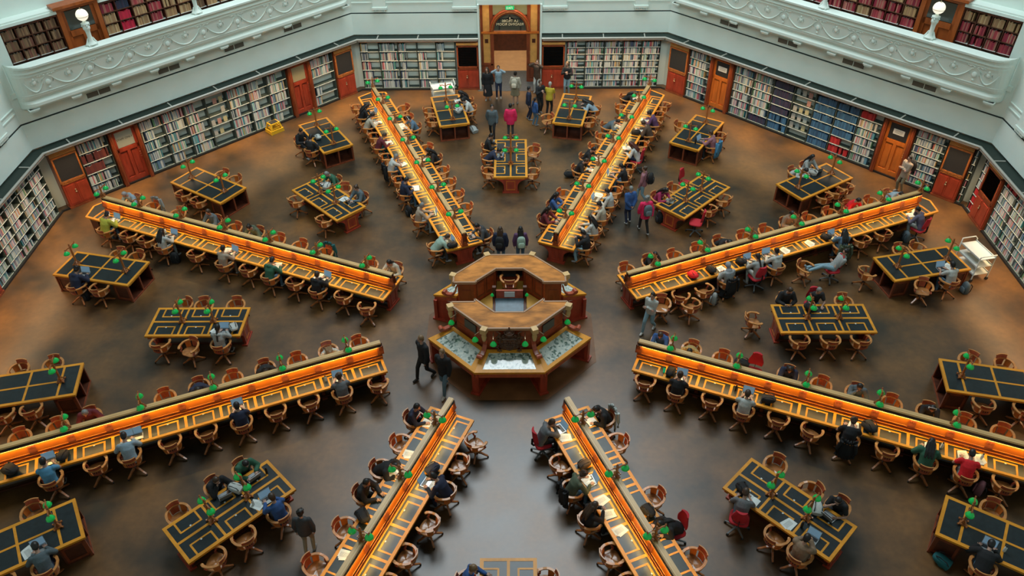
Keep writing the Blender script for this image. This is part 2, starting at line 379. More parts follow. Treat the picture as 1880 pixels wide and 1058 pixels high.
# the tall timber portal in the north wall
def portal():
    t = thing('doorway_portal', (-.04, 18.3, 0), 0, 'tall arched timber doorway with glazed fanlight at the top centre', 'doorway')
    w = 1.40
    for s in (-1, 1):
        mb = MB()
        mb.box(s*w-.06, s*w+.06, -.05, .15, 0, 4.1)
        mb.box(min(s*.78, s*.94), max(s*.78, s*.94), -.10, .12, 0, 2.45)
        mb.box(min(s*.86, s*1.38), max(s*.86, s*1.38), -.06, .06, 0, .95); mb.box(min(s*.84, s*1.40), max(s*.84, s*1.40), -.10, .08, .86, .93); mb.box(min(s*.84, s*1.40), max(s*.84, s*1.40), -.12, .08, 0, .14)
        mb.box(min(s*.97, s*1.33), max(s*.97, s*1.33), -.085, 0, .22, .74)
        mb.box(min(s*.80, s*.96), max(s*.80, s*.96), -.03, .08, 2.5, 4.1)
        mb.box(min(s*1.28, s*1.36), max(s*1.28, s*1.36), -.04, .06, .93, 4.1)
        mb.build('post', M['mahog'], t)
    mb = MB(); mb.box(-1.36, 1.36, -.12, .10, 2.44, 2.52); mb.build('transom', M['orange'], t)
    mb = MB()
    for s in (-1, 1):
        mb.box(min(s*.95, s*1.30), max(s*.95, s*1.30), 0, .05, .95, 2.44); mb.box(min(s*.94, s*1.30), max(s*.94, s*1.30), 0, .05, 2.52, 4.1)
    mb.build('side_panel', M['cream'], t)
    mb = MB()
    for s in (-1, 1): mb.box(s*1.12-.08, s*1.12+.08, -.02, .01, 1.95, 2.14)
    mb.build('panel_plate', M['darkwood'], t)
    def arch(r0, r1, y0, y1, m, name):
        a = MB(); n = 24; rr = []
        for i in range(n+1):
            th = math.pi*i/n; c, s = math.cos(th), math.sin(th); rr.append([(r0*c, y0, 2.55+r0*s*1.08), (r1*c, y0, 2.55+r1*s*1.08), (r1*c, y1, 2.55+r1*s*1.08), (r0*c, y1, 2.55+r0*s*1.08)])
        a.rings(rr); a.build(name, M[m], t)
    arch(.90, .97, -.13, .08, 'cred', 'arch'); arch(.82, .90, -.10, .08, 'chairwood', 'arch'); arch(.76, .82, -.06, .08, 'mahog', 'arch')
    mb = MB(); pts = [(.78*math.cos(math.pi*i/20), 2.53+.84*math.sin(math.pi*i/20)) for i in range(21)]
    mb.add([(x, .03, z) for x, z in pts]+[(x, .045, z) for x, z in pts], [list(range(21)), list(range(21, 42))[::-1]]); mb.build('fanlight', M['glass'], t)
    mb = MB(); mb.prism([(-.94, .02), (.94, .02), (.94, .06), (-.94, .06)], 3.3, 4.1); mb.build('upper_glass', mat('olive_glass', (.20, .20, .11), .3), t)
    mb = MB()
    for x in (-.5, .5): mb.box(x-.02, x+.02, .0, .05, 2.55, 3.15)
    mb.box(-.6, .6, .0, .05, 3.1, 3.13); mb.build('glazing_bar', M['black'], t)
    # lettering reads from the lobby, so it is mirrored from the hall
    for txt, z, sz in (('LA TROBE', 2.96, .17), ('READING ROOM', 2.80, .17)):
        cu = bpy.data.curves.new('lettering', 'FONT'); cu.body = txt; cu.size = sz; cu.align_x = 'CENTER'; cu.extrude = .004
        cu.materials.append(M['lettering']); o = bpy.data.objects.new('lettering', cu); C.objects.link(o); o.parent = t; o.location = (0, -.005, z); o.rotation_euler = (R(90), 0, math.pi)
    mb = MB(); mb.prism([(-.11, -.02), (.0, .0), (.11, -.02), (.02, .02), (-.02, .02)], 3.04, 3.06)
    for s in (-1, 1): mb.add([(0, .0, 3.34), (s*.06, .0, 3.2), (s*.2, .0, 3.1), (0, .0, 3.04)], [(0, 1, 2, 3)])
    mb.add([(0, -.01, 3.25), (.05, -.01, 3.1), (-.05, -.01, 3.1)], [(0, 1, 2)])
    mb.build('emblem', M['black'], t)
    mb = MB(); mb.add([(0, -.02, 3.22), (.035, -.02, 3.12), (-.035, -.02, 3.12)], [(0, 1, 2)]); mb.build('emblem_letter', M['lettering'], t)
    s = thing('exit_sign', (-.04, 18.10, 3.62), 0, 'small green EXIT sign above the doorway arch', 'sign')
    mb = MB(); mb.box(-.20, .20, 0, .04, 0, .17); mb.box(-.02, .02, .01, .03, .17, .48); mb.build('panel', M['exitg'], s)
    cu = bpy.data.curves.new('lettering', 'FONT'); cu.body = 'EXIT'; cu.size = .15; cu.align_x = 'CENTER'; cu.extrude = .003; cu.materials.append(M['white'])
    o = bpy.data.objects.new('lettering', cu); C.objects.link(o); o.parent = s; o.location = (0, -.008, .035); o.rotation_euler = (R(90), 0, 0)
    mb = MB(); mb.box(-3.2, 3.2, 24.2, 24.4, 0, 5); mb.box(-3.3, -3.2, 18.6, 24.2, 0, 5); mb.box(3.2, 3.3, 18.6, 24.2, 0, 5); mb.box(-3.3, -1.5, 18.45, 18.6, 0, 5); mb.box(1.42, 3.3, 18.45, 18.6, 0, 5); mb.box(-3.3, 3.3, 18.45, 24.4, 5, 5.1)
    mb.build('wall_lobby', mat('lobby_paint', (.10, .085, .06), .7), kind='structure')
    mb = MB(); mb.box(-1.0, 1.0, 21.85, 21.95, 0, .9); mb.box(-1.6, 1.6, 23, 23.1, 0, 2.5); mb.build('wall_lobby', M['darkwood'], kind='structure')
    area('lobby_lamp', (0, 20.6, 4.7), (2.2, 2.2), 190, (1, .8, .58))
    area('portal_fill', (0, 17.62, 4.05), (2.2, .12), 20, (1, .78, .5), (0, 18.4, 1.5))  # unseen fill added in front to brighten the portal timber
portal()

# ---------------------------------------------------------------- bookcases, cupboards and doors along the walls
PAL = dict(
    mix=[(.48, .54, .53)]*6+[(.42, .48, .50), (.30, .36, .40), (.03, .05, .07), (.09, .16, .24), (.50, .50, .40), (.20, .24, .26), (.10, .13, .15), (.10, .22, .34), (.06, .30, .34), (.45, .10, .12), (.50, .22, .26), (.12, .28, .16), (.45, .30, .12), (.05, .08, .16)],
    blue=[(.035, .12, .24), (.03, .10, .20), (.045, .15, .28), (.025, .08, .17)], navy=[(.02, .035, .07), (.03, .04, .08), (.05, .03, .07)],
    red=[(.48, .02, .025), (.42, .015, .02), (.5, .04, .04)], maroon=[(.13, .03, .03), (.17, .04, .03), (.10, .025, .03)],
    tan=[(.50, .31, .15), (.45, .27, .12), (.55, .38, .20), (.38, .20, .10), (.42, .24, .12)], old=[(.26, .15, .08), (.20, .11, .055), (.32, .19, .10), (.15, .08, .045), (.24, .09, .06)],
    crimson=[(.36, .035, .05), (.42, .06, .07), (.28, .02, .045), (.48, .15, .12), (.45, .20, .14)], scarlet=[(.62, .015, .06), (.56, .02, .05)], yellow=[(.5, .35, .06), (.55, .4, .15)], orange=[(.62, .20, .03)])
BOOKS = []          # (corner data) every volume on every shelf, built after the shelves
def shelf_books(A, x0, x1, y, z, hmax, pal, fill, w, where, lean=0, dep=.2):
    x = x0+.02; end = x0+.02+(x1-x0-.04)*fill; run = pal; idx = 0
    while x < end-.02:
        if random.random() < .03: x += random.uniform(.04, .1); continue
        t = random.uniform(*w); h = hmax*random.uniform(.78, .98); cs = PAL[run]; c = random.choice(cs)
        if x+t > end: break
        BOOKS.append((A, x, t, y, z, h, dep*random.uniform(.85, 1), c, where, idx)); idx += 1; x += t+.002
BAYN = {}
def bookcase(A, x0, x1, rows, where, y=17.40, seed=0):
    """rows: list from the top shelf down of (palette, fill)"""
    w = x1-x0; n = len(rows); v = P(y, A, (x0+x1)/2)
    t = thing('bookcase', v, -R(A), 'pale metal bookcase bay, '+where, 'bookcase')
    mb = MB(); mb.box(-w/2, w/2, .34, .36, .08, 2.42); mb.build('back_panel', M['shelfback'], t)
    mb = MB(); mb.box(-w/2, -w/2+.014, .03, .36, .0, 2.44); mb.box(w/2-.014, w/2, .03, .36, 0, 2.44); mb.box(-w/2, w/2, .06, .36, 2.42, 2.45); mb.build('side_panel', M['shelfgreen'], t)
    mb = MB(); mb.box(-w/2+.02, w/2-.02, .01, .34, .03, .10); mb.build('plinth', M['shelfgreen'], t)
    z0 = .11; pitch = (2.40-z0)/n
    for i, (pal, fill) in enumerate(rows):
        z = z0+(n-1-i)*pitch
        mb = MB(); mb.box(-w/2+.02, w/2-.02, .04, .34, z-.022, z); mb.m = 1; mb.box(-w/2+.02, w/2-.02, .035, .042, z-.03, z); mb.build('shelf', [M['shelfgreen'], M['shelfback']], t)
        if pal == 'display':
            for q in range(3):
                if random.random() < fill:
                    BOOKS.append((A, x0+.06+q*.28, .17, y+.10, z, .24, .03, random.choice([(.5, .5, .45), (.3, .4, .42), (.55, .3, .25), (.55, .52, .3)]), where+', %s row' % ORD[i], q))
        elif pal: shelf_books(A, x0+.02, x1-.02, y+.06, z, pitch-.06, pal, fill, (.018, .042) if pal == 'mix' else (.035, .06), where+', %s row' % ORD[i], dep=.22)
    return t
def bays(A, x0, x1, n, where, style):
    w = (x1-x0)/n
    for i in range(n):
        rows = style(i, n); bookcase(A, x0+i*w, x0+(i+1)*w-.01, rows, '%s, %s from left' % (where, ORD[i]))
rnd = lambda a, b: random.uniform(a, b)
def st_full(i, n, k=7, lo=.75, hi=1.0): return [('mix', rnd(lo, hi)) for _ in range(k)]
def st_sparse(i, n, k=5):
    f = (.6, .9, .45, .5, .4)[i % 5]; return [('mix', min(1, f*rnd(.6, 1.3))) if random.random() < .93 else (None, 0) for _ in range(k)]
bays(0, -7.08, -2.62, 5, 'north wall left of the doorway', st_sparse)
bays(0, 2.62, 7.0, 5, 'north wall right of the doorway', lambda i, n: [('mix', rnd(.85, 1) if i else rnd(.5, .7)) for _ in range(7)])
bays(-45, -5.88, -4.70, 1, 'left wall, beside the corner cupboard', lambda i, n: [('mix', .9), ('maroon', .95), ('maroon', .7), ('mix', .8), ('mix', .9)])
def st_nw(i, n):
    if i in (3,): return [('display', .7), ('display', .8), ('display', .7), ('display', .6), (None, 0)]
    return [('mix', rnd(.45, 1)) for _ in range(5)]
bays(-45, -3.42, 3.36, 7, 'long left wall', st_nw)
bays(-45, 4.62, 5.86, 1, 'left wall, beside the inner cupboard', lambda i, n: [('mix', .9), ('mix', .8), (None, 0), ('mix', .35), ('mix', .3)])
bays(45, -5.84, -4.70, 1, 'right wall, beside the inner cupboard', lambda i, n: [('mix', .8) for _ in range(6)])
def st_ne(i, n):
    if i == 2: return [('navy', 1), ('navy', 1), ('navy', 1), ('navy', .95), ('blue', 1), ('blue', 1)]
    if i == 3: return [('display', .6), ('display', .9), ('display', .9), ('display', .8), ('display', .5), (None, 0)]
    if i == 4: return [('blue', 1)]*6
    if i == 5: return [('blue', 1), ('blue', 1), ('blue', 1), ('blue', .95), ('red', .5), ('red', 1)]
    if i == 6: return [('red', .6)]+[('mix', .85) for _ in range(5)]
    return [('mix', rnd(.8, 1)) for _ in range(5)]+[('navy' if i == 1 else 'mix', 1)]
bays(45, -3.44, 3.38, 7, 'long right wall', st_ne)
bays(45, 4.72, 5.93, 1, 'right wall, beside the corner cupboard', lambda i, n: [('mix', .9) for _ in range(7)])
bays(90, -7.0, -6.64, 1, 'far right corner niche', lambda i, n: [('mix', 1), ('mix', 1), ('mix', .9), ('mix', 1), ('red', 1), ('red', 1), ('red', .9)])
bays(45, 6.92, 7.08, 1, 'narrow strip in the far right corner', lambda i, n: [('mix', 1) for _ in range(7)])
bays(90, -5.50, -.9, 5, 'far right wall', lambda i, n: [('red' if j == 0 and i == 0 else 'mix', rnd(.75, 1)) for j in range(7)])
bays(90, -.9, 7.0, 8, 'far right wall nearer the viewer', lambda i, n: [('mix', .9) for _ in range(3)])
bays(-90, 2.46, 7.06, 5, 'far left wall', lambda i, n: [('mix', rnd(.6, 1)) for _ in range(7)])
def cupboard(A, x0, x1, where, louvre=False, grille=True):
    w = x1-x0; t = thing('cupboard', P(17.33, A, (x0+x1)/2), -R(A), 'tall red timber cupboard with %s, %s' % ('black louvres' if louvre else 'black upper panel', where), 'cupboard')
    mb = MB(); mb.box(-w/2, w/2, .05, .46, .06, 2.50); mb.box(-w/2-.01, w/2+.01, .0, .46, 0, .08); mb.build('body', M['mahog'], t)
    mb = MB(); mb.box(-w/2+.05, w/2-.05, .0, .05, 1.06, 1.10); mb.box(-w/2+.03, w/2-.03, .0, .06, 1.12, 1.20)
    for s in (-1, 1): mb.box(s*(w/2-.04)-.03, s*(w/2-.04)+.03, .0, .06, 1.12, 2.22)
    mb.box(-w/2+.02, w/2-.02, 0, .06, 2.16, 2.24); mb.build('upper_frame', M['chairwood'] if not louvre else M['mahog'], t)
    if louvre:
        mb = MB(); n = 14
        for i in range(n): z = 1.20+i*.068; mb.add([(-w/2+.06, .05, z), (w/2-.06, .05, z), (w/2-.06, .02, z+.04), (-w/2+.06, .02, z+.04)], [(0, 1, 2, 3)])
        mb.box(-w/2+.06, w/2-.06, .05, .06, 1.18, 2.18); mb.build('louvre', M['mesh'], t)
        mb = MB(); mb.box(-w/2, w/2, -.02, .06, 2.26, 2.36); mb.build('header', M['cream'], t)
    else:
        mb = MB(); mb.box(-w/2+.07, w/2-.07, .02, .05, 1.20, 2.17); mb.build('dark_panel', M['mesh'], t)
        mb = MB()
        for i in range(7): mb.box(-w/2, w/2, .0, .02, 2.26+i*.04, 2.28+i*.04)
        mb.build('grille', M['cream'], t)
    for s in (-1, 1):
        mb = MB(); a, b = sorted((s*.004, s*(w/2-.03))); mb.box(a, b, .015, .05, .10, 1.04); mb.box(a+.07, b-.07, .0, .02, .18, .96)
        d = mb.build('door', M['redwood'], t)
        if s < 0:
            k = MB(); k.ball((-.06, -.01, .72), (.03, .02, .05), 8, 5); k.ball((-.06, -.02, .64), (.045, .02, .03), 8, 5); k.build('handle', M['brass'], d)
    return t
cupboard(0, -2.55, -1.53, 'left of the doorway', True); cupboard(0, 1.45, 2.52, 'right of the doorway', True)
cupboard(-45, -6.90, -5.93, 'left wall corner'); cupboard(-45, 5.90, 6.88, 'at the inner end of the left wall')
cupboard(45, -6.91, -5.88, 'at the inner end of the right wall'); cupboard(45, 5.97, 6.88, 'right wall corner'); cupboard(90, -6.59, -5.56, 'on the far right wall', True)
cupboard(-90, 1.42, 2.42, 'on the far left wall', True)
nd = [0]
def door(A, x0, x1, sign):
    nd[0] += 1; w = x1-x0; t = bpy.data.objects.new('door_%d' % nd[0], None); C.objects.link(t); t.location = P(17.36, A, (x0+x1)/2); t.rotation_euler = (0, 0, -R(A)); t['kind'] = 'structure'
    mb = MB()
    for s in (-1, 1): mb.box(s*(w/2-.07)-.07, s*(w/2-.07)+.07, -.06, .40, 0, 2.5); mb.tube([(s*(w/2-.07), -.07, .1), (s*(w/2-.07), -.07, 2.4)], .035, 6)
    mb.box(-w/2, w/2, -.06, .4, 2.38, 2.5); mb.build('door_frame', M['mahog'], t)
    mb = MB(); a = w/2-.15; mb.box(-a, a, .14, .18, .03, 2.36); mb.box(-a, a, .08, .14, .03, .25); mb.box(-a, a, .08, .14, 1.42, 1.58); mb.box(-.06, .06, .08, .14, .25, 1.42)
    for s in (-1, 1): mb.box(min(s*a, s*(a-.1)), max(s*a, s*(a-.1)), .08, .14, .25, 2.36)
    mb.box(-a, a, .08, .14, 2.27, 2.36)
    for s in (-1, 1): mb.box(s*a/2-.12, s*a/2+.12, .115, .145, .32, 1.35)
    mb.build('door_leaf', M['orange'] if sign == 'dark' or A > 0 else M['redwood'], t)
    mb = MB(); mb.box(-a+.1, a-.1, .10, .145, 1.60, 2.27); mb.build('door_window', M['sign'] if sign == 'STAFF ONLY' else (M['mesh'] if sign == 'dark' else mat('yellowish_door_glass', (.30, .28, .17), .3)), t)  # unsigned door gets glass in one flat yellowish tone
    k = MB(); 
    for j in range(4): k.ball((a-.04, .06, 1.0+j*.1), .018, 6, 4)
    k.build('door_handle', M['brass'], t)
    if sign == 'STAFF ONLY':
        cu = bpy.data.curves.new('lettering', 'FONT'); cu.body = sign; cu.size = .115; cu.align_x = 'CENTER'; cu.extrude = .002; cu.materials.append(M['ink'])
        o = bpy.data.objects.new('lettering', cu); C.objects.link(o); o.parent = t; o.location = (0, .095, 1.90); o.rotation_euler = (R(90), 0, 0)
        b = MB()
        for s in (-1, 1): b.box(s*.36-.006, s*.36+.006, .094, .10, 1.78, 2.08); b.box(s*.39-.006, s*.39+.006, .094, .10, 1.80, 2.06)
        b.build('door_sign_border', M['ink'], t)
    if sign == 'dark':
        b = MB(); b.box(-.22, .22, .085, .10, 1.83, 2.05); b.m = 1
        for j in range(3): b.box(-.15, .15, .082, .09, 1.89+j*.05, 1.90+j*.05)
        b.build('door_notice', [M['paper'], M['ink']], t)
door(-45, -4.66, -3.47, 'STAFF ONLY'); door(-45, 3.42, 4.58, ''); door(45, -4.66, -3.50, 'dark'); door(45, 3.44, 4.68, 'dark')

# gallery bookcases behind the balconies
def gallery(A, where, pals, flip):
    y = 18.0; zs = (4.9, 5.30, 5.70, 6.10, 6.50)
    def unit(x0, x1, nb, tagname, plan):
        t = thing('gallery_bookcase', P(y, A, (x0+x1)/2), -R(A), 'dark timber gallery bookcase of leather volumes, %s' % tagname, 'bookcase'); w = x1-x0
        mb = MB(); mb.box(-w/2, w/2, .30, .34, 4.9, 6.95); mb.build('back_panel', M['galw'], t)
        mb = MB(); mb.box(-w/2-.02, w/2+.02, -.02, .34, 6.86, 6.96); mb.build('top_board', M['darkwood'], t)
        mb = MB(); mb.box(-w/2-.02, w/2+.02, -.10, .42, 6.96, 7.06); mb.box(-w/2-.02, w/2+.02, -.04, .42, 7.06, 7.12); mb.build('cornice', M['plaster'], t)
        bw = w/nb
        for i in range(nb+1):
            mb = MB(); x = -w/2+i*bw; mb.box(x-.014, x+.014, 0, .32, 4.9, 6.9); mb.build('upright', M['darkwood'], t)
        for z in zs[0:]:
            mb = MB(); mb.box(-w/2, w/2, .01, .32, z-.025, z); mb.m = 1; mb.box(-w/2, w/2, .004, .011, z-.025, z); mb.build('shelf', [M['plaster'] if z < 5.8 else M['galw'], M['darkwood']], t)
        for i in range(nb):
            for r, z in enumerate(zs):
                pal = plan(i, r)
                if pal: shelf_books(A, x0+i*bw+.014, x0+(i+1)*bw-.014, y+.05, z, .345, pal, rnd(.9, 1), (.034, .052), 'on %s shelf, column %s, %s' % (ORD[4-r], ORD[min(i, 14)], tagname), dep=.22)
        return t
    sx = 1 if A < 0 else -1
    a = sorted((sx*-6.62, sx*-4.70)); b = sorted((sx*-3.18, sx*3.2)); cc = sorted((sx*4.7, sx*6.62))
    end = 'outer end of the %s balcony' % where
    unit(a[0], a[1], 4, end, pals[0]); unit(b[0], b[1], 11, 'middle of the %s balcony' % where, pals[1])
    t = thing('gallery_door', P(y, A, sx*-3.94), -R(A), 'orange timber door with dark window on the %s balcony' % where, 'door')
    mb = MB(); 
    for s in (-1, 1): mb.box(s*.66-.08, s*.66+.08, -.06, .3, 4.9, 7.0)
    mb.box(-.74, .74, -.08, .3, 7.0, 7.12); mb.box(-.86, .86, -.22, .3, 7.12, 7.22); mb.build('frame', M['doorwood'], t)
    mb = MB(); mb.box(-.58, .58, .1, .16, 4.9, 7.0); mb.box(-.58, .58, .04, .12, 6.0, 6.22); mb.box(-.07, .07, .04, .12, 4.9, 6.0); mb.box(-.58, -.46, .04, .12, 4.9, 7.0); mb.box(.46, .58, .04, .12, 4.9, 7.0); mb.build('leaf', M['doorwood'], t)
    mb = MB(); mb.box(-.46, .46, .05, .11, 6.24, 6.92); mb.build('window', M['glass'], t)
def planNW0(i, r): return 'old' if r in (2, 3, 4) else (('tan', None, None, None)[i] if r == 1 and i == 1 else None)
def planNW1(i, r):
    if r < 1: return None
    if r == 1: return None
    return [['tan', 'scarlet', 'tan', 'crimson', 'tan', 'tan', 'old', 'tan', 'tan', 'old', 'tan'], ['tan', 'scarlet', 'tan', 'crimson', 'tan', 'tan', 'old', 'tan', 'old', 'tan', 'tan'], ['crimson', 'navy', 'crimson', 'tan', 'old', 'tan', 'tan', 'tan', 'old', 'tan', 'tan']][r-2][i]
def planNE0(i, r): return None if r < 2 else ('crimson', 'crimson', 'tan')[(i*3+r*2) % 3] if r < 5 else None
def planNE1(i, r): return None if r < 2 else ('crimson', 'tan', 'crimson', 'crimson')[(i+r) % 4]
gallery(-45, 'left', (planNW0, planNW1), False); gallery(45, 'right', (planNE0, planNE1), True)

# ---------------------------------------------------------------- reading desks
DESKS = {-22.5: 'steep upper-left desk', 22.5: 'steep upper-right desk', -67.5: 'shallow upper-left desk', 67.5: 'shallow upper-right desk',
         -112.5: 'shallow lower-left desk', 112.5: 'shallow lower-right desk', -157.5: 'steep lower-left desk', 157.5: 'steep lower-right desk'}
CELL0, CW, NC = 4.13, .94, 13
YE = CELL0+CW*NC           # outer end of the seats
NB = [0]
def half_frames(mb, s):
    """pale inlay bars on one side (s=+1/-1) of a long desk"""
    X = .67
    def b(x0, x1, y0, y1): NB[0] = (NB[0]+1) % 61; a, c = sorted((s*x0, s*x1)); mb.box(a, c, y0, y1, .752, .7605+.00003*NB[0])
    b(X-.085, X, CELL0, YE+.32); b(.11, .165, CELL0, YE)
    for k in range(NC+1): y = CELL0+k*CW; b(.12, X, y+(.0 if k == 0 else -.038), y+(.08 if k == 0 else .038))
    for k in range(NC):
        c = CELL0+(k+.5)*CW
        b(X-.40, X-.03, c-.285, c-.237); b(X-.40, X-.03, c+.237, c+.285); b(X-.445, X-.395, c-.285, c+.285)
def long_desk():
    t = thing('reading_desk'); tag(t, None, 'desk')
    X = .67; apex = YE+.32+X*T8
    mb = MB(); mb.prism([(-X, CELL0), (X, CELL0), (X, YE+.32), (0, apex), (-X, YE+.32)], .70, .752); mb.build('worktop', M['oak'], t)
    mb = MB(); mb.prism([(-X+.03, CELL0+.03), (X-.03, CELL0+.03), (X-.03, YE+.30), (0, apex-.05), (-X+.03, YE+.30)], .7525, .7555); mb.build('leather_inlay', M['leather'], t)
    mb = MB()
    for s in (-1, 1): half_frames(mb, s)
    mb.bar(-X+.02, YE+.31, 0, apex-.03, .07, .752, .762); mb.bar(X-.02, YE+.31, 0, apex-.03, .07, .752, .762); mb.box(-X, X, YE-.03, YE+.03, .752, .762)
    for s in (-1, 1):
        mb.m = 1
        for k in range(NC): c = CELL0+(k+.5)*CW; mb.box(s*(X-.385)-.014, s*(X-.385)+.014, c-.022, c+.022, .757, .766)
        mb.m = 0
    mb.build('inlay_bars', [M['oak'], M['paper']], t)
    mb = MB(); mb.box(-X+.12, X-.12, CELL0+.02, YE+.25, .63, .70); mb.build('apron', M['mahog'], t)
    # raised partition with lit amber panels on both faces
    y0, y1 = CELL0-.02, YE-.1
    mb = MB(); mb.box(-.05, .05, y0+.03, y1-.03, .752, 1.34); mb.build('partition', M['mahog'], t)
    for s in (-1, 1):
        mb = MB(); pts = [(.092, .955), (.080, 1.0), (.068, 1.06), (.060, 1.12), (.056, 1.22)]
        mb.rings([[(s*x, y0+.05, z) for x, z in pts], [(s*x, y1-.05, z) for x, z in pts]], False, True, False); mb.build('lit_panel', M['amber'], t)
        mb = MB()
        for i, (x, z, h) in enumerate(((.130, .762, .022), (.105, .784, .056), (.122, .840, .018), (.088, .858, .075), (.105, .933, .020))): mb.m = i % 2; a, b = sorted((0, s*x)); mb.box(a, b, y0, y1, z, z+h)
        mb.build('ledge', [M['orange'], M['cred']], t)
        mb = MB(); a, b = sorted((s*.05, s*.092)); mb.box(a, b, y0+.01, y1-.01, 1.225, 1.325); mb.build('lamp_trough', M['black'], t)
        mb = MB(); a, b = sorted((s*.070, s*.088)); mb.box(a, b, y0+.05, y1-.05, 1.219, 1.224); mb.build('lamp_strip', M['strip'], t)
        for k in range(NC+1):
            y = CELL0+k*CW; y = min(max(y, y0+.04), y1-.04); mb = MB()
            for d in (-.035, .035): mb.prism([(s*.05, y+d-.022), (s*.085, y+d-.022), (s*.085, y+d+.022), (s*.05, y+d+.022)], .95, 1.225)
            mb.rings([[(s*x, y-.095, z), (s*x, y+.095, z)] for x, z in ((.112, .95), (.108, .98), (.094, 1.02), (.078, 1.10), (.070, 1.225))], False, True, False)
            mb.prism([(s*.04, y-.095), (s*.110, y-.095), (s*.110, y+.095), (s*.04, y+.095)], .945, .975); mb.build('pilaster', M['mahog'], t)
        for k in range(NC): 
            mb = MB(); y = CELL0+(k+.5)*CW; a, b = sorted((s*.103, s*.112)); mb.box(a, b, y-.05, y+.05, .79, .835); 
            if k % 3 == 0: mb.build('socket_plate', M['brass'], t)
    mb = MB(); mb.box(-.082, .082, y0, y1, 1.325, 1.352); mb.box(-.066, .066, y0, y1, 1.352, 1.372); mb.box(-.012, .012, y0, y1, 1.372, 1.376); mb.build('cap_rail', M['rail'], t)
    # end panel with curved brackets, and inner supports
    def support(y, full, th=.09):
        mb = MB(); mb.box(-.27, .27, y, y+th, .0, .70); mb.box(-.33, .33, y-.03, y+th+.03, 0, .06)
        if full:
            mb.box(-.64, .64, y, y+th, .60, .70)
            mb.box(-.14, .14, y-.015, y, .12, .16); mb.box(-.14, .14, y-.015, y, .56, .60); mb.box(-.17, -.14, y-.015, y, .12, .60); mb.box(.14, .17, y-.015, y, .12, .60)
        for s in (-1, 1):
            pts = [(.27, .60), (.62, .60)]+[(.62-.35*math.sin(math.pi/2*i/6), .60-.30*(1-math.cos(math.pi/2*i/6))) for i in range(1, 7)]
            mb.rings([[(s*x, y+.01, z) for x, z in pts], [(s*x, y+th-.01, z) for x, z in pts]], True, False)
        mb.build('end_panel' if full else 'support', M['mahog'] if not full else M['redwood'], t)
    support(CELL0+.05, True)
    for k in range(2, 13, 2): support(CELL0+k*CW-.04, False)
    mb = MB(); mb.prism([(-X+.09, YE-.1), (X-.09, YE-.1), (X-.09, YE+.26), (0, apex-.12), (-X+.09, YE+.26)], .0, .66); mb.build('outer_cabinet', M['darkwood'], t)
    for s in (-1, 1):
        mb = MB(); mb.box(min(s*.30, s*.34), max(s*.30, s*.34), CELL0+.1, YE, .10, .15); mb.build('foot_rail', M['darkwood'], t)
    mb = MB(); mb.box(-.02, .02, CELL0+.1, YE, .06, .63); mb.build('modesty_panel', M['darkwood'], t)
    return t
place_desk = proto(long_desk())
LIT = 7.5
for a, n in DESKS.items():
    place_desk((0, 0, 0), -R(a), 'long lamp-lit timber reading desk, the %s' % n)
    for s in (-1, 1):
        m = Matrix.Rotation(-R(a), 4, 'Z') @ Matrix.Translation((s*.106, (CELL0+YE)/2, 1.235)) @ Matrix.Rotation(R(90), 4, 'Z') @ Matrix.Rotation(R(20*s), 4, 'X')
        area('desk_strip_lamp', None, (YE-CELL0-.2, .025), LIT*(YE-CELL0), (1, .66, .20), mat=m)

def lamp_proto(h, name):
    t = thing(name); tag(t, None, 'lamp'); post = h-.0
    mb = MB(); mb.box(-.075, .075, -.075, .075, 0, .025)
    for i in range(4):
        a = math.pi/4+math.pi/2*i if h > .6 else math.pi/2*i; c, s = math.cos(a), math.sin(a)
        L = .15 if h > .6 else .12; mb.sweep([(c*.02, s*.02, .16), (c*.07, s*.07, .10), (c*L*.8, s*L*.8, .03), (c*L, s*L, .035)], .035, .04)
    mb.build('base', M['chairwood'], t)
    q = MB(); q.lathe([(.05, .02), (.035, .08), (.045, .12), (.032, .17), (.036, h*.55), (.026, h-.12), (.04, h-.10), (.024, h-.07), (.03, h-.04), (.012, h)], n=8, smooth=False); q.build('post', M['chairwood'], t)
    za = h-.11
    for s in (-1, 1):
        mb = MB(); mb.sweep([(0, 0, za-.10), (s*.06, 0, za-.03), (s*.13, 0, za+.0), (s*.22, 0, za-.01), (s*.255, 0, za+.02)], .028, .032); mb.ball((s*.245, 0, za+.01), .025, 6, 4); mb.cone((s*.225, 0, za), (s*.225, 0, za-.07), .008, .008, 5)
        a = mb.build('arm', M['chairwood'], t)
        g = MB(); g.lathe([(.025, -.05), (.052, -.07), (.088, -.115), (.108, -.165), (.103, -.167), (.04, -.12)], (s*.225, 0, za), 14); g.build('glass_shade', M['shade'], t)
        g = MB(); g.ball((s*.225, 0, za-.05), .028, 7, 4); g.build('shade_cap', M['brass'], t)
    return t
place_lamp = proto(lamp_proto(.47, 'desk_lamp')); 
for a, n in DESKS.items():
    for j in range(7):
        r = 5.07+1.88*j if j < 6 else YE-.14
        if a in (-157.5, 157.5) and j > 3: continue
        if a in (-112.5, 112.5) and j > 5: continue
        place_lamp(P(r, a, 0, 1.376), -R(a), 'twin green shade lamp on the %s, %s from counter' % (n, ORD[j]))
place_tall = proto(lamp_proto(.88, 'table_lamp'))

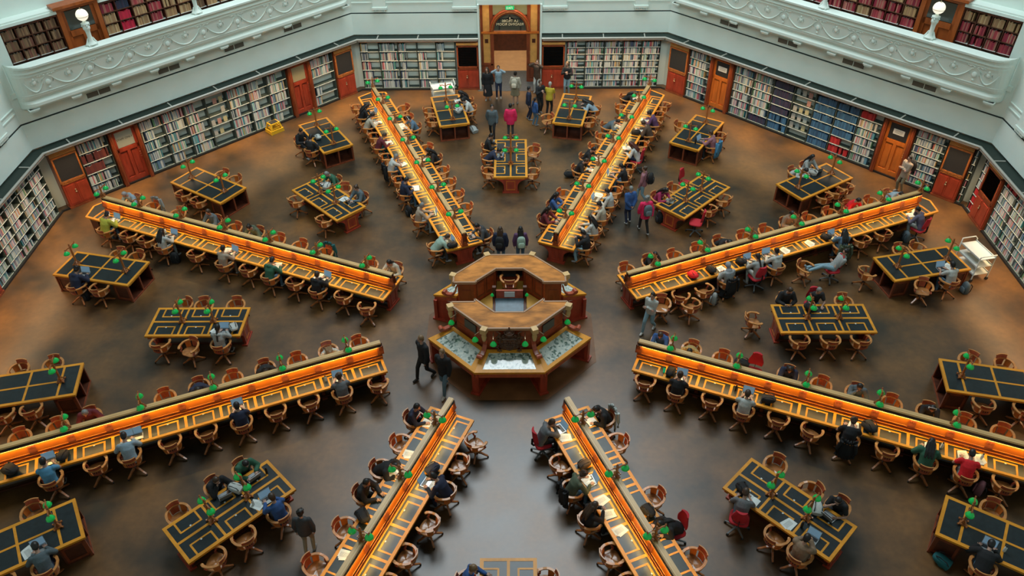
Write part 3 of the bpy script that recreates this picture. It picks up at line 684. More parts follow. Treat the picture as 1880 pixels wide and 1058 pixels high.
def table(kind):
    t = thing('reading_table'); tag(t, None, 'table'); X = .665; Y = 1.475 if kind == 'inner' else 1.415
    mb = MB(); mb.box(-X, X, -Y, Y, .70, .752); mb.box(-X+.12, X-.12, -Y+.03, Y-.03, .64, .70); mb.build('tabletop', M['oak'], t)
    mb = MB(); mb.box(-X+.03, X-.03, -Y+.03, Y-.03, .7525, .7555); mb.build('leather_inlay', M['leather'], t)
    mb = MB(); f = lambda x0, x1, y0, y1: (NB.__setitem__(0, (NB[0]+1) % 61), mb.box(x0, x1, y0, y1, .752, .7605+.00003*NB[0]))
    f(-X, -X+.09, -Y, Y); f(X-.09, X, -Y, Y); f(-X+.08, X-.08, -Y, -Y+.08); f(-X+.08, X-.08, Y-.08, Y)
    if kind == 'inner':
        f(-.035, .035, -Y, Y); c = (2*Y-.16)/3
        for k in (-.5, .5): f(-X, X, k*c-.03, k*c+.03)
        for k in (-1, 0, 1):
            for s in (-1, 1):
                for d in (-1, 1): f(min(s*(X-.42), s*X), max(s*(X-.42), s*X), k*c+d*.27-.024, k*c+d*.27+.024)
                f(min(s*(X-.41), s*(X-.455)), max(s*(X-.41), s*(X-.455)), k*c-.288, k*c+.288)
                mb.m = 1; mb.box(s*(X-.40)-.02, s*(X-.40)+.02, k*c-.02, k*c+.02, .757, .766); mb.m = 0
    else:
        for y in (-.90, .0, .90): f(-X, X, y-.032, y+.032)
        f(-.03, .03, -.90, .90)
    mb.build('inlay_bars', [M['oak'], M['paper']], t)
    if kind == 'inner':
        for s in (-1, 1):
            y = s*(Y-.10); mb = MB(); mb.box(-.27, .27, y-.05, y+.05, 0, .67); mb.box(-.33, .33, y-.09, y+.09, 0, .05); mb.box(-.62, .62, y-.05, y+.05, .60, .67)
            for q in (-1, 1):
                pts = [(.27, .60), (.62, .60)]+[(.62-.35*math.sin(math.pi/2*i/6), .60-.32*(1-math.cos(math.pi/2*i/6))) for i in range(1, 7)]
                mb.rings([[(q*x, y-.04, z) for x, z in pts], [(q*x, y+.04, z) for x, z in pts]], True, False)
            e = mb.build('end_panel', M['redwood'], t)
            mb = MB(); mb.box(-.15, .15, y+s*.05-.01, y+s*.05+.01, .13, .17); mb.box(-.15, .15, y+s*.05-.01, y+s*.05+.01, .52, .56); mb.box(-.18, -.15, y+s*.05-.01, y+s*.05+.01, .13, .56); mb.box(.15, .18, y+s*.05-.01, y+s*.05+.01, .13, .56); mb.build('panel_moulding', M['orange'], e)
        mb = MB(); mb.box(-.03, .03, -Y+.1, Y-.1, .12, .18); mb.build('stretcher', M['darkwood'], t)
        for s in (-1, 1): mb = MB(); mb.box(s*.30-.02, s*.30+.02, -Y+.1, Y-.1, .08, .12); mb.build('foot_rail', M['darkwood'], t)
    else:
        for s in (-1, 1):
            y1 = s*(Y-.06); y0 = s*(Y-.62); a, b = sorted((y0, y1)); mb = MB()
            for x in (-X+.06, -.02, X-.10): mb.box(x, x+.04, a, b, .04, .67)
            mb.box(-X+.04, X-.04, a, b, 0, .06); mb.box(-X+.04, X-.04, y0-.02, y0+.02, .04, .67); mb.box(-X+.06, X-.06, a, b, .62, .67)
            mb.build('open_cabinet', M['darkwood'], t)
            mb = MB()
            for x in (-X+.05, 0, X-.05): mb.box(x-.03, x+.03, y1-.02, y1+.025, 0, .66)
            mb.box(-X+.02, X-.02, y1-.03, y1+.05, 0, .05); mb.build('cabinet_frame', M['mahog'], t)
            for q in (-1, 1):
                mb = MB(); x = q*(X-.055); mb.box(min(x, x+q*.012), max(x, x+q*.012), a+.02, a+.08, .08, .62); mb.box(min(x, x+q*.012), max(x, x+q*.012), b-.08, b-.02, .08, .62); mb.box(min(x, x+q*.012), max(x, x+q*.012), a+.02, b-.02, .06, .13); mb.box(min(x, x+q*.012), max(x, x+q*.012), a+.02, b-.02, .57, .64); mb.build('side_moulding', M['mahog'], t)
    return t
place_inner = proto(table('inner')); place_outer = proto(table('outer'))
SECT = {0: 'top centre', 45: 'upper right', 90: 'right', 135: 'lower right', 180: 'bottom centre', -135: 'lower left', -90: 'left', -45: 'upper left'}
def inner_pt(a, s, d, lat=.95): return P(9.76+d, a, s*lat), a+(-90 if s > 0 else 90)
def outer_pt(a, sg, s, d, lat=.95):
    t = sg*R(12.5); dr, dl = d*math.cos(t)-s*lat*math.sin(t), d*math.sin(t)+s*lat*math.cos(t)
    return P(13.88+dr, a, sg*2.73+dl), a+sg*12.5+(-90 if s > 0 else 90)
for a, n in SECT.items():
    place_inner(P(9.76, a), -R(a), 'six-seat green-lamp reading table nearest the counter, %s sector' % n)
    for j, d in enumerate((-.49, .49)):
        if a == 180: continue
        place_tall(P(9.76+d, a, 0, .762), -R(a), 'tall twin lamp on the %s inner table, %s the counter' % (n, 'nearer' if j == 0 else 'farther from'))
    for sg in (-1, 1):
        if a == 180 or (a == 135 and sg > 0) or (a == -135 and sg < 0): continue
        w = {(0, -1): 'left of the entrance aisle', (0, 1): 'right of the entrance aisle', (45, -1): 'upper right sector, nearer the doorway', (45, 1): 'upper right sector, by the blue books', (90, -1): 'right sector, white cart at its end', (90, 1): 'right sector, at the right picture edge',
             (135, -1): 'at the lower right picture corner', (-135, 1): 'at the lower left picture corner', (-90, -1): 'left sector, at the left picture edge', (-90, 1): 'left sector, beside the far left bookcases', (-45, -1): 'upper left sector, beside the shallow desk', (-45, 1): 'upper left sector, beside the steep desk'}[(a, sg)]
        place_outer(P(13.88, a, sg*2.73), -R(a+sg*12.5), 'open-ended leather-topped reading table, %s' % w)
        for j, d in enumerate((-.92, .92)):
            v = outer_pt(a, sg, 1, d, 0)[0]; v.z = .762
            if (a, sg, j) in ((-135, 1, 1), (135, -1, 1), (90, 1, 1), (-90, -1, 1)): continue
            place_tall(v, -R(a+sg*12.5), 'tall twin lamp, %s end of the table %s' % ('inner' if j == 0 else 'outer', w))

# ---------------------------------------------------------------- chairs
def arc(r, a0, a1, n, cx=0, cy=0, z=0, sx=1): return [(cx+sx*r*math.sin(R(a0+(a1-a0)*i/n)), cy-r*math.cos(R(a0+(a1-a0)*i/n)), z) for i in range(n+1)]
def chair_proto():
    t = thing('swivel_chair'); tag(t, None, 'chair')
    mb = MB(); rr = []
    for z, k in ((.425, .90), (.44, 1.0), (.462, 1.0), (.470, .93), (.462, .5), (.460, .1)):
        ring = []
        for i in range(20):
            a = 2*math.pi*i/20; c, s = math.cos(a), math.sin(a); e = .62
            x = .235*math.copysign(abs(c)**e, c); y = .215*math.copysign(abs(s)**e, s)
            zz = z+(.012*abs(math.cos(a))**4 if z > .45 else 0)+(-.004 if y > .15 and abs(x) > .04 else .008 if y > .1 and z > .45 else 0)
            ring.append((x*k*(1 if y < 0 else 1.04), y*k+.01, zz))
        rr.append(ring)
    mb.rings(rr); mb.build('seat', M['seatwood'], t)
    # arm and back rail, one bent piece with rounded hand ends
    pts = [(-.235, .19, .665), (-.27, .13, .675), (-.285, .03, .68)]+arc(.275, -78, 78, 12, 0, .0, .70)+[(.285, .03, .68), (.27, .13, .675), (.235, .19, .665)]
    wd = [.075, .07, .058]+[.06]*13+[.058, .07, .075]
    mb = MB(); mb.sweep(pts, wd, .034)
    for s in (-1, 1): mb.lathe([(.01, .645), (.04, .65), (.042, .672), (.03, .684), (.01, .686)], (s*.235, .19, 0), 8)
    mb.build('arm_rail', M['chairpale'], t)
    mb = MB(); rr = []
    for z, r0, r1 in ((.705, .262, .292), (.74, .268, .298), (.79, .282, .308), (.825, .295, .318)):
        w = 33 if z < .78 else 31
        rr.append([p for p in arc(r1, -w, w, 6, 0, .01, z)]+[p for p in arc(r0, w, -w, 6, 0, .01, z)])
    mb.rings(rr, True, False); b = mb.build('backrest', M['crest'], t)
    mb = MB(); rr = []
    for z, r0, r1 in ((.825, .293, .322), (.838, .295, .324)): rr.append([p for p in arc(r1, -32, 32, 6, 0, .01, z)]+[p for p in arc(r0, 32, -32, 6, 0, .01, z)])
    mb.rings(rr, True, False); mb.build('top_edge', M['chairpale'], b)
    mb = MB()
    for x in (-.05, 0, .05): mb.add([(x-.012, -.265, .745), (x+.012, -.265, .745), (x+.012, -.274, .79), (x-.012, -.274, .79)], [(0, 1, 2, 3)])
    mb.build('carving', M['chairpale'], b)
    # curved slats between seat and rail
    mb = MB()
    for z0, z1, w0, w1, m in ((.47, .69, -24, 24, 1), (.47, .69, -70, -34, 0), (.47, .69, 34, 70, 0)):
        mb.m = m
        mb.rings([[p for p in arc(r1, w0, w1, 5, 0, .0, z)]+[p for p in arc(r0, w1, w0, 5, 0, .0, z)] for z, r0, r1 in ((z0, .225, .245), (z1, .262, .282))], True, False)
    mb.m = 2
    for k in (-12, 0, 12): 
        p = arc(.268, k-3, k+3, 1, 0, 0, .58); q = arc(.272, k-3, k+3, 1, 0, 0, .64); mb.add([p[0], p[1], q[1], q[0]], [(0, 1, 2, 3)])
    mb.build('back_panel', [M['orange'], M['crest'], M['rubber']], t)
    for s in (-1, 1):
        mb = MB(); mb.sweep([(s*.225, .12, .46), (s*.245, .155, .52), (s*.235, .11, .58), (s*.255, .10, .66)], .05, .035, (0, 1, 0)); mb.build('arm_support', M['crest'], t)
    mb = MB(); mb.lathe([(.13, .425), (.12, .40), (.04, .385), (.025, .36), (.025, .24), (.055, .22), (.06, .12), (.03, .09)], n=10); mb.build('column', M['darkwood'], t)
    for i in range(4):
        a = math.pi/4+math.pi/2*i; c, s = math.cos(a), math.sin(a)
        mb = MB(); mb.sweep([(c*.04, s*.04, .19), (c*.14, s*.14, .165), (c*.24, s*.24, .10), (c*.33, s*.33, .060)], [.05, .05, .045, .042], [.07, .05, .04, .03]); g = mb.build('leg', M['chairwood'], t)
        mb = MB(); mb.cone((c*.325-s*.012, s*.325+c*.012, .025), (c*.325+s*.012, s*.325-c*.012, .025), .025, n=8); mb.cone((c*.325, s*.325, .03), (c*.325, s*.325, .055), .01, n=5); mb.build('caster', M['black'], g)
    return t
def office_proto():
    t = thing('office_chair'); tag(t, None, 'chair')
    mb = MB(); mb.rings([[((.245*math.copysign(abs(math.cos(a))**.5, math.cos(a)))*k, (.235*math.copysign(abs(math.sin(a))**.5, math.sin(a)))*k, z) for a in [2*math.pi*i/20 for i in range(20)]] for z, k in ((.43, .9), (.445, 1), (.48, 1), (.50, .92), (.505, .5), (.503, .1))]); mb.build('seat', M['red'], t)
    mb = MB(); rr = []
    for i in range(9):
        u = i/8; z = .62+.42*u; w = .22*(.75+.25*math.sin(math.pi*min(1, u*1.2+.15)))*(1 if u < .85 else .86); y = -.235-.04*u
        rr.append([(w*math.cos(2*math.pi*j/14), y-.05*(1-(math.cos(2*math.pi*j/14))**2)*0+.035*math.sin(2*math.pi*j/14)+.06*math.cos(2*math.pi*j/14)**2, z) for j in range(14)])
    mb.rings(rr); mb.build('backrest', M['red'], t)
    mb = MB(); mb.sweep([(0, -.05, .42), (0, -.25, .42), (0, -.30, .50), (0, -.29, .72)], .06, .015, (1, 0, 0)); mb.build('back_bracket', M['black'], t)
    mb = MB(); mb.cone((0, 0, .10), (0, 0, .43), .028, .022, 8); mb.box(-.09, .09, -.1, .08, .41, .435); mb.build('gas_post', M['black'], t)
    for i in range(5):
        a = 2*math.pi*i/5+.3; c, s = math.cos(a), math.sin(a)
        mb = MB(); mb.sweep([(c*.02, s*.02, .12), (c*.15, s*.15, .105), (c*.32, s*.32, .075)], [.05, .045, .035], [.04, .03, .02]); g = mb.build('leg', M['grey'], t)
        mb = MB(); mb.cone((c*.31-s*.025, s*.31+c*.025, .03), (c*.31+s*.025, s*.31-c*.025, .03), .03, n=8); mb.cone((c*.31, s*.31, .03), (c*.31, s*.31, .07), .01, n=5); mb.build('caster', M['black'], g)
    return t
place_chair = proto(chair_proto()); place_office = proto(office_proto())

# ---------------------------------------------------------------- central counter
def counter():
    t = thing('counter', (0, 0, 0), 0, 'tall octagonal timber counter with glass display cases at the centre of the hall', 'counter')
    H = 2.0; AO, AI = 1.72, 1.03
    def corner(r, i): return P(r/math.cos(R(22.5)), 22.5+45*i)[:2]     # i=0 is the NNE corner, clockwise
    lo, hi = -.56, .36
    def ring_poly(part, ao, ai):
        xo = ao; xi = ai
        if part == 'n': o = [(-xo, hi)]+[corner(ao, i) for i in (-2, -1, 0, 1)]+[(xo, hi)]; q = [(xi, hi+.0)]+[corner(ai, i) for i in (1, 0, -1, -2)]+[(-xi, hi)]
        else: o = [(xo, lo)]+[corner(ao, i) for i in (2, 3, 4, 5)]+[(-xo, lo)]; q = [(-xi, lo)]+[corner(ai, i) for i in (5, 4, 3, 2)]+[(xi, lo)]
        return o+q
    for part in 'ns':
        mb = MB(); mb.prism(ring_poly(part, AO, AI), H-.05, H); mb.build('worktop', M['cream' if 0 else 'top'], t)
        mb = MB(); o = ring_poly(part, AO, AI); n = len(o)
        for i in range(n): mb.bar(*o[i], *o[(i+1) % n], .05, H-.07, H+.015)
        mb.build('worktop_edge', M['rail2'], t)
        bp = ring_poly(part, AO-.12, AI+.04)
        if part == 'n': c0 = corner(AI+.04, 0); k = [i for i, p in enumerate(bp) if abs(p[0]-c0[0]) < 1e-4 and abs(p[1]-c0[1]) < 1e-4][0]; bp[k+1:k+1] = [(c0[0], 1.5), (-c0[0], 1.5)]
        mb = MB(); mb.prism(bp, 0, H-.05); mb.build('body', M['cred'], t)
        # raised panels on the inner and outer faces
        mb = MB(); q = ring_poly(part, AI+.03, AI+.02); pts = [corner(AI+.035, i) for i in ((-2, -1, 0, 1) if part == 'n' else (2, 3, 4, 5))]
        for a, b in zip(pts[:-1], pts[1:]):
            if part == 'n' and abs(a[1]-b[1]) < 1e-4: continue
            a = Vector(a); b = Vector(b); d = b-a
            for u0, u1 in ((.06, .47), (.53, .94)): p0, p1 = a+d*u0, a+d*u1; mb.bar(*p0, *p1, .03, 1.22, 1.28); mb.bar(*p0, *p1, .03, 1.78, 1.84); mb.bar(*p0, *(p0+d*.04), .03, 1.28, 1.78); mb.bar(*(p1-d*.04), *p1, .03, 1.28, 1.78)
        mb.build('panelling', M['mahog'], t)
    # end faces at the two side gaps
    for s in (-1, 1):
        mb = MB(); x0, x1 = sorted((s*1.10, s*1.56)); mb.box(x0, x1, hi-.03, hi, 1.0, 1.92); mb.box(x0+.1, x1-.1, hi-.05, hi-.02, 1.15, 1.7); mb.build('end_panel', M['mahog'], t)
        mb = MB(); mb.box(min(s*1.03, s*1.60), max(s*1.03, s*1.60), lo, hi, .2, 1.05); mb.build('step', M['innerfloor'], t)
    mb = MB(); mb.prism([corner(1.04, i) for i in range(8)], .9, 1.10); mb.build('inner_floor', M['innerfloor'], t)
    mb = MB(); mb.prism([(-.43, 1.0), (.43, 1.0), (.43, 1.5), (-.43, 1.5)], .9, 1.10); mb.build('inner_floor', M['innerfloor'], t)
    mb = MB(); mb.box(-.40, .40, 1.22, 1.5, 1.5, 1.55); mb.box(-.25, .2, 1.25, 1.48, 1.55, 1.72); mb.build('inner_shelf', M['black'], t)
    mb = MB(); mb.prism([(-.42, -.62), (.42, -.62), (.42, .45), (-.42, .45)], 1.10, 1.13); mb.build('inner_carpet', M['blueleather'], t)
    # writing desk inside, with raised back
    mb = MB()
    for s in (-1, 1): mb.box(s*.47-.04, s*.47+.04, -.62, .22, 1.1, 1.50); mb.box(s*.47-.055, s*.47+.055, -.66, -.56, 1.1, 1.6); mb.box(s*.47-.055, s*.47+.055, .16, .26, 1.1, 1.95)
    mb.build('inner_rail', M['darkwood'], t)
    mb = MB(); mb.add([(-.44, -.60, 1.42), (.44, -.60, 1.42), (.44, .16, 1.52), (-.44, .16, 1.52), (-.44, -.60, 1.36), (.44, -.60, 1.36), (.44, .16, 1.46), (-.44, .16, 1.46)], [(0, 1, 2, 3), (7, 6, 5, 4), (0, 4, 5, 1), (1, 5, 6, 2), (2, 6, 7, 3), (3, 7, 4, 0)]); mb.build('inner_desk_leather', M['blueleather'], t)
    mb = MB(); mb.box(-.44, .44, .16, .22, 1.45, 1.82); mb.build('inner_desk_back', M['crest'], t)
    mb = MB(); mb.box(-.16, .16, .14, .16, 1.58, 1.78); mb.build('notice', M['paper'], t)
    for s in (-1, 1): mb = MB(); mb.lathe([(.02, .04), (.05, 0), (.06, -.04)], (s*.53, .10, 1.72), 8); mb.build('green_lamp', M['shade'], t)
    # display cases on six sides
    RI, RO = 1.70, 2.46; zi, zo = 1.12, .93
    for k, i in enumerate((-1, 0, 2, 3, 4, 6)):       # side i runs from corner i-? to next
        c0o, c1o, c0i, c1i = Vector(corner(RO, i-1)), Vector(corner(RO, i)), Vector(corner(RI, i-1)), Vector(corner(RI, i))
        if i == -1: c0o, c1o, c0i, c1i = Vector(corner(RO, -2)), Vector(corner(RO, -1)), Vector(corner(RI, -2)), Vector(corner(RI, -1))
        if i == 0: c0o, c1o, c0i, c1i = Vector(corner(RO, -1)), Vector(corner(RO, 0)), Vector(corner(RI, -1)), Vector(corner(RI, 0))
        if i == 2: c0o, c1o, c0i, c1i = Vector(corner(RO, 0)), Vector(corner(RO, 1)), Vector(corner(RI, 0)), Vector(corner(RI, 1))
        if i == 3: c0o, c1o, c0i, c1i = Vector(corner(RO, 2)), Vector(corner(RO, 3)), Vector(corner(RI, 2)), Vector(corner(RI, 3))
        if i == 4: c0o, c1o, c0i, c1i = Vector(corner(RO, 3)), Vector(corner(RO, 4)), Vector(corner(RI, 3)), Vector(corner(RI, 4))
        if i == 6: c0o, c1o, c0i, c1i = Vector(corner(RO, 4)), Vector(corner(RO, 5)), Vector(corner(RI, 4)), Vector(corner(RI, 5))
        def pt(u, v, dz=0): a = c0o.lerp(c1o, u); b = c0i.lerp(c1i, u); p = a.lerp(b, v); return (p.x, p.y, zo+(zi-zo)*v+dz)
        mb = MB()
        def slab(u0, u1, v0, v1, z0, z1, vv=None):
            q = [pt(u0, v0), pt(u1, v0), pt(u1, v1), pt(u0, v1)]; mb.add([(x, y, z+z0) for x, y, z in q]+[(x, y, z+z1) for x, y, z in q], [(0, 3, 2, 1), (4, 5, 6, 7), (0, 1, 5, 4), (1, 2, 6, 5), (2, 3, 7, 6), (3, 0, 4, 7)])
        for u0, u1, v0, v1 in ((0, 1, 0, .14), (0, 1, .86, 1), (0, .10, .14, .86), (.90, 1, .14, .86)): slab(u0, u1, v0, v1, -.05, .02)
        mb.build('case_frame', M['oak'], t)
        mb = MB(); slab(.10, .90, .14, .86, -.03, .0); mb.build('case_glass', M['papers'], t)
        mb = MB(); slab(.01, .99, .03, 1, -.22, -.05); mb.build('case_apron', M['crest'], t)
        mb = MB(); slab(.2, .8, .4, 1, -.55, -.22); mb.build('case_shelf', M['darkwood'], t)
        mb = MB(); d = (c1i-c0i)
        for z0, z1, o in ((1.14, 1.24, .03), (1.30, 1.36, .02), (1.78, 1.84, .02)): 
            p0, p1 = c0i*.97+d*.04, c1i*.97-d*.04; mb.bar(*(p0*(.955+o*.3)), *(p1*(.955+o*.3)), .05, z0, z1)
        mb.build('back_moulding', M['crest'], t)
        if i in (3, 6, -1, 2):
            mb = MB(); p = (c0i+c1i)/2*.958; e = d.normalized()*.24; mb.bar(*(p-e), *(p+e), .03, 1.42, 1.72); mb.build('grille_panel', M['grille'], t)
    for i in range(8):      # legs, scroll brackets and pilaster caps at the corners
        co = Vector(corner(RO-.10, i)); u = co.normalized(); n = Vector((-u.y, u.x))
        mb = MB(); q = lambda a, b: tuple(u*a+n*b)
        r = co.length
        mb.prism([q(r-.05, -.11), q(r+.06, -.11), q(r+.06, .11), q(r-.05, .11)], .06, .82); mb.prism([q(r-.6, -.03), q(r-.05, -.03), q(r-.05, .03), q(r-.6, .03)], .06, .8)
        mb.prism([q(r-.65, -.14), q(r+.12, -.14), q(r+.12, .14), q(r-.65, .14)], 0, .06); mb.build('leg', M['redwood'], t)
        if i in (7, 8, 0, 1, 2, 3, 4, 5, 6):
            mb = MB(); pts = [(1.80, 1.55), (1.86, 1.30), (1.98, 1.16), (2.12, 1.13), (2.22, 1.18)]
            mb.sweep([(u.x*a, u.y*a, z) for a, z in pts], .13, .10); mb.cone((u.x*2.24-n.x*.08, u.y*2.24-n.y*.08, 1.20), (u.x*2.24+n.x*.08, u.y*2.24+n.y*.08, 1.20), .07, n=10); mb.build('scroll_bracket', M['crest'], t)
            mb = MB(); c = u*1.90; mb.prism([tuple(c+u*a+n*b) for a, b in ((-.10, -.09), (.09, -.09), (.09, .09), (-.10, .09))], 1.86, 2.03); mb.lathe([(.05, 1.86), (.08, 1.7), (.05, 1.55)], (c.x, c.y, 0), 8); mb.build('pilaster_cap', M['rail'], t)
    for A, off in ((180, -.46), (180, .46), (135, -.52), (135, .52), (-135, -.52), (-135, .52)):
        v = P(1.66, A, off); w = P(1.92, A, off); mb = MB(); mb.tube([(v.x, v.y, 1.78), (w.x, w.y, 1.76), (w.x, w.y, 1.66)], .012, 6); mb.build('lamp_arm', M['brass'], t)
        mb = MB(); mb.lathe([(.02, .0), (.05, -.03), (.085, -.09), (.1, -.13), (.095, -.132), (.04, -.08)], (w.x, w.y, 1.67), 14); mb.build('lamp_shade', M['shade'], t)
    # carved crest facing south
    mb = MB(); y = -1.70; X3 = lambda x, z, d=0: (x, y-d, z)
    sh_ = [(0, 1.12), (.10, 1.17), (.19, 1.27), (.22, 1.40), (.22, 1.60), (.12, 1.63), (0, 1.60), (-.12, 1.63), (-.22, 1.60), (-.22, 1.40), (-.19, 1.27), (-.10, 1.17)]
    mb.rings([[X3(x, z, 0) for x, z in sh_], [X3(x, z, .05) for x, z in sh_], [X3(x*.86, 1.40+(z-1.40)*.86, .07) for x, z in sh_], [X3(x*.80, 1.40+(z-1.40)*.80, .045) for x, z in sh_]], True, False)
    mb.rings([[X3(x*1.5, 1.38+(z-1.38)*1.42, -.02) for x, z in sh_], [X3(x*1.45, 1.38+(z-1.38)*1.38, .02) for x, z in sh_]], True, False)
    for i in range(4):
        a = R(45+90*i); mb.ball(X3(.09*math.cos(a), 1.40+.10*math.sin(a), .07), (.03, .02, .035), 6, 4)
    mb.tube([X3(-.17, 1.40, .06), X3(.17, 1.40, .06)], .012, 5); mb.tube([X3(0, 1.2, .06), X3(0, 1.58, .06)], .012, 5)
    for s in (-1, 1):
        for c, r0, tn in (((.33, 1.62), .085, 1.6), ((.35, 1.32), .075, -1.6), ((.28, 1.12), .07, 1.5), ((.14, 1.04), .05, -1.4), ((.17, 1.74), .06, -1.4)):
            mb.tube([X3(s*(c[0]+r0*(1-k/14)*math.cos(k*.75*tn/1.5)), c[1]+r0*(1-k/14)*math.sin(k*.75*tn/1.5), .05+.004*k) for k in range(13)], [.022-.0008*k for k in range(13)], 5)
        for k in range(9): mb.ball(X3(s*(.27+.07*math.sin(k*1.1)), 1.08+.075*k, .06), (.024, .02, .03), 6, 4)
        mb.tube([X3(s*.24, 1.66, .05), X3(s*.30, 1.75, .09), X3(s*.26, 1.86, .07), X3(s*.36, 1.90, .05)], [.035, .045, .035, .02], 6)
    mb.ball(X3(0, 1.80, .05), (.13, .07, .11), 12, 7)
    for k in range(7): mb.ball(X3((k-3)*.045, 1.93-abs(k-3)*.018, .06), (.022, .025, .045), 6, 4)
    mb.tube([X3(-.14, 1.85, .08), X3(-.07, 1.82, .12), X3(0, 1.81, .13), X3(.07, 1.82, .12), X3(.14, 1.85, .08)], .02, 5); mb.ball(X3(0, 2.03, .06), (.03, .03, .05), 7, 4)
    mb.tube([X3(-.30, 1.01, .05), X3(-.15, .98, .09), X3(0, .97, .1), X3(.15, .98, .09), X3(.30, 1.01, .05)], .028, 6); mb.ball(X3(0, .95, .09), (.06, .04, .06), 8, 5)
    mb.build('carved_crest', M['carved'], t)
    return t
M['carved'] = mat('carved_dark_oak', (.10, .042, .022), .35, noise=.4, scale=14); M['top'] = mat('worn_counter_timber', (.44, .165, .032), .45, noise=.42, scale=2.2, stretch=(1, 2.5, 1), spec=.2); M['rail2'] = mat('counter_edge_timber', (.36, .20, .11), .4)
counter()

# ---------------------------------------------------------------- the books themselves
def eye_dist(b):
    A, x, t, y, z, h, dep, c, w, i = b; p = P(y, A, x); p.z = z; return (p-Vector(CAM['loc'])).length
def in_frame(b):
    A, x, t, y, z, h, dep, c, w, i = b; p = P(y, A, x); p.z = z; o = bpy.context.scene.camera
    q = o.matrix_world.inverted() @ p; u = 940+CAM['f']*q.x/-q.z; v = 529-CAM['f']*q.y/-q.z
    return 0 < u < 1880 and 0 < v < 1058
def cname(c):
    r, g, b = c
    if r > .3 and g < .2*r+.02: return 'bright red'
    if r > .25 and g < .6*r: return 'reddish'
    if r > .1 and g < .5*r: return 'maroon'
    if b > 1.5*r and b > .15: return 'blue'
    if g > 1.4*r and g > .1: return 'green'
    if max(c) < .12: return 'dark'
    if r > 1.5*b: return 'tan'
    return 'pale' if max(c) > .4 else 'grey'
shown = sorted([b for b in BOOKS if in_frame(b)], key=lambda b: -(b[5]*b[2]/eye_dist(b)**2))[:300]
ids = set(id(b) for b in shown)
bm_ = MB(); bm_.box(-.5, .5, 0, 1, 0, 1); bm_.m = 1
bm_.box(-.40, .40, .05, .97, 1.0, 1.004)
BOOKMESH = bm_.mesh('book', [M['bookc'], M['paper']])
for b in shown:
    A, x, t, y, z, h, dep, c, w, i = b
    o = bpy.data.objects.new('book', BOOKMESH); C.objects.link(o); p = P(y, A, x+t/2); p.z = z+.0005; o.location = p; o.rotation_euler = (0, 0, -R(A)); o.scale = (t, dep, h); o.color = (*c, 1)
    parts = w.split(', '); tag(o, '%s spine, %s %s' % (cname(c), (ORD[i] if i < 15 else ORD[i-15]+' after fifteenth') if i < 29 else 'last', ' '.join(w.replace(',', '').split()[:11])), 'book', 'books on the nearest shelves')
mb = MB(); cols = []
for b in BOOKS:
    if id(b) in ids: continue
    A, x, t, y, z, h, dep, c, w, i = b; mb.T = Matrix.Rotation(-R(A), 4, 'Z') @ Matrix.Translation((x, y, z+.0005)); mb.box(0, t, 0, dep, 0, h)
    k = random.uniform(.85, 1.15); cols += [(min(1, c[0]*k), min(1, c[1]*k), min(1, c[2]*k), 1)]*6
mb.T = None; me = mb.mesh('books', M['spines']); ca = me.color_attributes.new('spine', 'FLOAT_COLOR', 'CORNER')
ca.data.foreach_set('color', [v for c in cols for _ in range(4) for v in c])
o = bpy.data.objects.new('books', me); C.objects.link(o); o['kind'] = 'stuff'; tag(o, 'rows of books filling the wall shelves all around the hall', 'books')

# ---------------------------------------------------------------- people
SKIN = dict(l=(.50, .30, .22), m=(.40, .235, .15), t=(.28, .15, .09), d=(.12, .06, .035))
HAIR = dict(k=(.010, .009, .009), b=(.055, .030, .016), l=(.22, .13, .06), g=(.22, .23, .22), w=(.42, .40, .36), r=(.09, .02, .012), h=(.30, .33, .36))
def ik(s, w, a, b, pole):
    d = w-s; L = d.length
    if L > (a+b)*.985: w = s+d*((a+b)*.985/L); d = w-s; L = d.length
    u = d/L; x = (a*a-b*b+L*L)/(2*L); h = math.sqrt(max(0, a*a-x*x)); p = pole-u*pole.dot(u); p.normalize(); return s+u*x+p*h, w
def capsule(mb, p0, p1, r0, r1):
    mb.cone(p0, p1, r0, r1, 10); mb.ball(p0, r0, 10, 6); mb.ball(p1, r1, 10, 6)
def loftring(mb, cs, fwd):
    rr = []
    for (p, rx, ry) in cs: rr.append([tuple(Vector(p)+Vector((rx*math.cos(a), 0, 0))+fwd*(ry*math.sin(a))) for a in [2*math.pi*i/16 for i in range(16)]])
    mb.rings(rr)
JOBS = []
def job(mb, voxel, fn, smooth=3):
    me = mb.mesh('tmp', []); o = bpy.data.objects.new('tmp', me); C.objects.link(o)
    m = o.modifiers.new('r', 'REMESH'); m.mode = 'VOXEL'; m.voxel_size = voxel; m.use_smooth_shade = True
    s = o.modifiers.new('s', 'SMOOTH'); s.factor = .5; s.iterations = smooth
    JOBS.append((o, fn))
def hand(wrist, d, curl, side, palm):
    """five separate fingers and a thumb rooted in the palm; d = pointing direction, palm = palm normal"""
    mb = MB(); d = d.normalized(); n = (palm-d*palm.dot(d)).normalized(); s = d.cross(n)*side
    q = Matrix((s, d, n)).transposed().to_3x3()
    mb.ball(wrist+d*.045, (.040, .050, .016), 8, 5, q)
    for k, (o, L) in enumerate(((-.030, .062), (-.010, .072), (.011, .067), (.030, .052))):
        a = wrist+d*.078+s*o; e1 = a+(d*math.cos(curl*.5)+n*math.sin(curl*.5)+s*o*1.2)*L*.5; e2 = e1+(d*math.cos(curl)+n*math.sin(curl))*L*.5
        mb.tube([a-d*.02, a, e1, e2], [.0095, .0095, .0085, .0065], 5)
    a = wrist+d*.03-s*.030; mb.tube([a, a+(-s*.7+d*.6)*.035, a+(-s*.6+d)*.048+n*.01], [.012, .010, .007], 5)
    return mb
